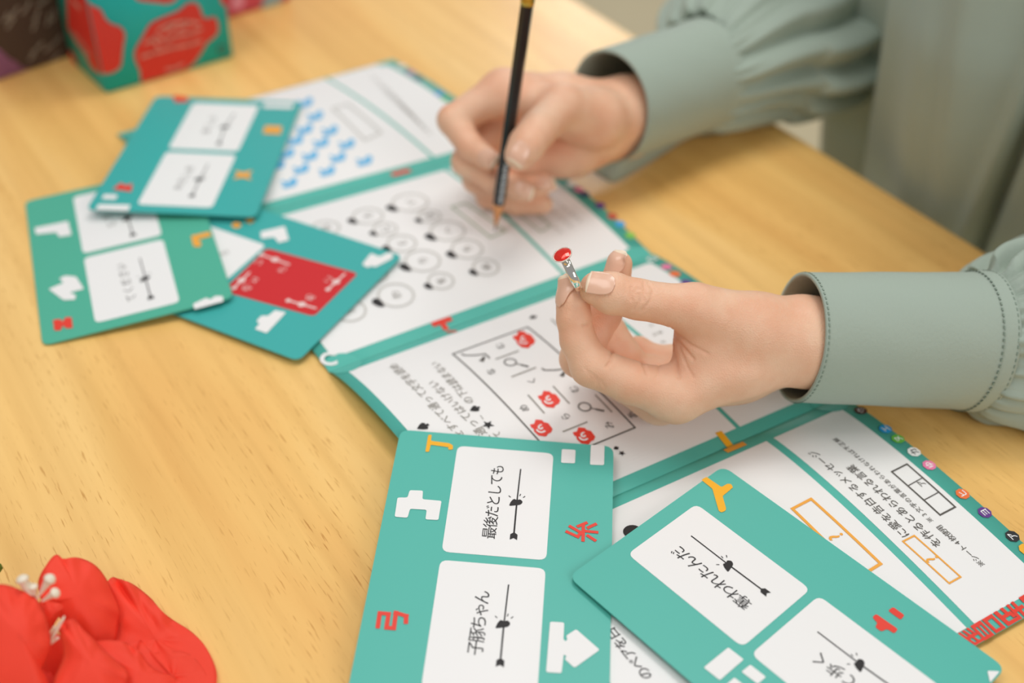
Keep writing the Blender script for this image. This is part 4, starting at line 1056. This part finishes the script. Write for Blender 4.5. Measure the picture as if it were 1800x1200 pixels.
for pts in ([(250, 330), (380, 260), (560, 240), (700, 260)], [(220, 400), (330, 470), (420, 410), (600, 380), (720, 330)], [(60, 640), (180, 600), (400, 540), (600, 500), (720, 460)], [(100, 480), (180, 440), (240, 520)], [(340, 780), (430, 770), (510, 730)], [(420, 300), (330, 360)], [(470, 330), (560, 290)]):
    sk += pline(LF, [zx2(*q) for q in pts], .0022)
tag(face_decal('pale_sketch', LF, clip_uv(sk, .0005, wl_-.0005, .158, .0015), BLINE, bx1, 2), kind='stuff')
sk = []
for pts in ([(860, 380), (930, 450), (1010, 560), (1060, 640)], [(900, 480), (960, 560), (1020, 640)], [(860, 10), (940, 90)]): sk += pline(SF1, [zx1(*q) for q in pts], .0034)
tag(face_decal('pale_sketch', SF1, clip_uv(sk, .0005, dep1-.0005, .158, .0015), BLINE, bx1, 2), kind='stuff')
c = LF.uv(zx2(960, 555)); face_decal('dark_seal', LF, [annulus(c, .0018, .0032, 20)], mat('dark_green_print', (70, 104, 90), .6), bx1, 2)
PURP = mat('purple_carton', (150, 104, 154), .55, .35); BROWN = mat('cocoa_carton_print', (74, 56, 44), .55, .35); BRL = mat('pale_cocoa_line', (150, 138, 122), .6, .3)
pu0, pu1 = at_z((-60, 163)), at_z((136, 95))
bx2, LF2, SF2, w2 = carton(pu0, pu1, .085, .16, PURP, 'purple box with a dark brown shape, at the far left behind the teal box')
face_decal('brown_shape', LF2, clip_uv([smooth_poly(LF2, px(zx1, (-300, -60), (-200, 440), (0, 580), (110, 690), (190, 720), (260, 800), (420, 790), (600, 745), (800, 690), (900, 300), (900, -400), (-200, -400)))], .0008, w2-.0005, .158, .0012), BROWN, bx2, 1)
sk = []
for x, y, l, a in ((150, 150, 160, -.9), (120, 260, 140, -1.0), (300, 90, 150, -1.0), (420, 180, 120, -1.2), (400, 280, 130, -1.3), (560, 230, 110, -1.4), (620, 180, 120, -1.4), (430, 560, 160, -.8), (380, 640, 120, -1.0), (600, 530, 180, -.7), (650, 660, 100, -.9), (60, 200, 90, -1.1), (500, 20, 130, -.6), (670, 460, 100, -.8)):
    dx, dy = math.cos(a)*l/2, math.sin(a)*l/2; sk += pline(LF2, [zx1(x-dx, y-dy), zx1(x+8, y-4), zx1(x+dx, y+dy)], .0017)
tag(face_decal('pale_sketch', LF2, clip_uv(sk, .0008, w2-.0005, .158, .0012), BRL, bx2, 2), kind='stuff')
PINK = mat('pink_carton', (226, 96, 132), .5, .35); SKY = mat('pale_blue_carton_print', (150, 176, 178), .55, .35); LPK = mat('light_pink_carton_print', (236, 148, 168), .55, .35)
bx3, LF3, SF3, w3 = carton(at_z((330, 54)), at_z((512, 1)), .085, .16, PINK, 'pink box with pale blue patch standing behind the teal box')
face_decal('blue_shape', LF3, clip_uv([smooth_poly(LF3, px(zx2, (1400, 100), (1420, 20), (1480, -60), (1640, -80), (1640, 20), (1520, 70)))], .0005, w3-.0005, .158, .0008), SKY, bx3, 1)
face_decal('pink_shape', LF3, clip_uv([smooth_poly(LF3, px(zx2, (1060, 100), (1080, -60), (1200, -60), (1230, 30), (1170, 110)))], .0005, w3-.0005, .158, .0008), LPK, bx3, 1)

# ------------------------------------------------------------------ artificial flower, bottom left
zfl = zz((0, 900), 500/1800)
PETAL = mat('red_fabric_petal', (252, 70, 48), .62, .3, noise=(26, .12), bump=(420, .25, .0004)); PETAL.node_tree.nodes['Principled BSDF'].inputs['Subsurface Weight'].default_value = .12
PETAL.node_tree.nodes['Principled BSDF'].inputs['Subsurface Radius'].default_value = (1, .25, .2); PETAL.node_tree.nodes['Principled BSDF'].inputs['Subsurface Scale'].default_value = .004
flo = tag(empty('artificial_flower', at_z((90, 1230), .0)), 'red artificial fabric flower with white stamens in the near left corner', 'flower')
def petal(pts, d0, gx, gy, cup, rip, seed, ripn=7):
    pts = [np.array(zfl(*p)) for p in pts]; n = len(pts); g = np.random.default_rng(seed); ph = g.uniform(0, 6.28, 4)
    out = []
    for i in range(n):
        p0, p1, p2, p3 = pts[i-1], pts[i], pts[(i+1) % n], pts[(i+2) % n]
        for k in range(6):
            f = k/6; out.append(.5*((2*p1)+(-p0+p2)*f+(2*p0-5*p1+4*p2-p3)*f*f+(-p0+3*p1-3*p2+p3)*f**3))
    out = np.array(out); m = len(out); c = out.mean(0); K = 12; V = []
    sz = np.abs(out-c).max()
    for k in range(K+1):
        r = k/K
        for i in range(m):
            q = c+(out[i]-c)*r; a = i/m*2*math.pi
            dd = d0+gx*(q[0]-c[0])/sz+gy*(q[1]-c[1])/sz+cup*r*r+rip*r**3*(math.sin(ripn*a+ph[0])+.6*math.sin((ripn+4)*a+ph[1]))+rip*.5*math.sin(3*r*3+ph[2]+2*a)*r
            P = at_depth(q, dd)
            if P[2] < .0025: P = at_z(q, .0025+.0006*math.sin(a*5))
            V.append(P)
    F = [[k*m+i, k*m+(i+1) % m, (k+1)*m+(i+1) % m, (k+1)*m+i] for k in range(K) for i in range(m)]
    o = mesh_obj('petal', V, F, PETAL, flo)
    s = o.modifiers.new('thickness', 'SOLIDIFY'); s.thickness = .0007; s.offset = 0
petal([(640, 560), (690, 425), (760, 425), (850, 465), (950, 545), (1060, 660), (1200, 750), (1300, 850), (1368, 1000), (1360, 1120), (1280, 1320), (900, 1360), (700, 1000), (680, 760)], .487, .004, -.012, .003, .0022, 1)
petal([(880, 820), (960, 890), (1080, 880), (1200, 900), (1290, 1000), (1330, 1120), (1260, 1320), (1000, 1330), (860, 1100)], .479, .004, -.008, .004, .0016, 9)
petal([(245, 440), (290, 340), (350, 272), (400, 294), (480, 288), (570, 318), (640, 380), (710, 500), (755, 620), (745, 720), (715, 840), (600, 860), (470, 760), (400, 690), (330, 600), (265, 560)], .476, .010, -.006, .006, .0010, 2)
petal([(260, 560), (330, 570), (395, 590), (380, 640), (330, 720), (290, 760), (240, 680)], .468, 0, 0, .003, .0005, 8)
petal([(600, 830), (720, 812), (800, 830), (880, 885), (940, 965), (1000, 1010), (1100, 1045), (1180, 1160), (1150, 1320), (800, 1330), (740, 1080), (680, 950)], .466, .006, -.010, .004, .0010, 3)
petal([(370, 720), (400, 690), (470, 682), (520, 740), (600, 815), (680, 900), (765, 970), (805, 1020), (795, 1120), (740, 1330), (320, 1330), (345, 1080), (410, 890)], .455, .004, -.010, .006, .0010, 4)
petal([(-160, 520), (-60, 470), (0, 458), (60, 468), (150, 500), (220, 540), (265, 610), (300, 710), (318, 830), (290, 930), (262, 1000), (300, 1090), (320, 1330), (-150, 1340), (-260, 900)], .448, .006, -.010, .008, .0009, 5)
petal([(240, 780), (330, 760), (430, 820), (470, 960), (430, 1150), (340, 1200), (250, 1050)], .474, 0, 0, .002, .0003, 6)
PEARL = mat('pearly_stamen', (240, 228, 206), .35, .5)
def stamen(p0, p1, d0, d1, r0, r1):
    a, b = at_depth(zfl(*p0), d0), at_depth(zfl(*p1), d1); T = (b-a)/np.linalg.norm(b-a); s = np.cross(T, [0, 0, 1]); s /= np.linalg.norm(s); u = np.cross(s, T)
    prof = [(t, (r0+(r1-r0)*t**1.5)) for t in np.linspace(0, .8, 8)]+[(.8+.2*math.sin(x), r1*math.cos(x)*.98+.00002) for x in np.linspace(.15, 1.57, 6)]
    L = np.linalg.norm(b-a); V = [a+T*t*L+(s*math.cos(k/14*6.2832)+u*math.sin(k/14*6.2832))*r for t, r in prof for k in range(14)]
    mesh_obj('stamen', V, [[i*14+k, i*14+(k+1) % 14, (i+1)*14+(k+1) % 14, (i+1)*14+k] for i in range(len(prof)-1) for k in range(14)], PEARL, flo)
for a in (((235, 545), (330, 400), .460, .456, .0004, .0024), ((270, 560), (365, 500), .459, .456, .0005, .0022), ((210, 560), (130, 400), .462, .458, .0006, .0026), ((225, 560), (205, 455), .463, .460, .0005, .0020), ((190, 545), (165, 450), .465, .461, .0006, .0022),
          ((315, 830), (410, 655), .462, .460, .0004, .0006), ((315, 800), (385, 690), .463, .461, .0004, .0006), ((318, 835), (372, 790), .462, .461, .0004, .0006), ((312, 770), (350, 720), .463, .462, .0004, .0006)): stamen(*a)
LEAF = mat('green_leaf_fabric', (104, 140, 60), .6, .3)
lv = [at_z(zfl(*p), z) for p, z in (((-140, 420), .012), ((-60, 330), .014), ((0, 322), .012), ((14, 350), .009), ((-10, 385), .008), ((-80, 430), .009))]
o = mesh_obj('leaf', lv+[np.mean(lv, 0)+[0, 0, .003]], [[i, (i+1) % 6, 6] for i in range(6)], LEAF, flo); solid(o, .0006)
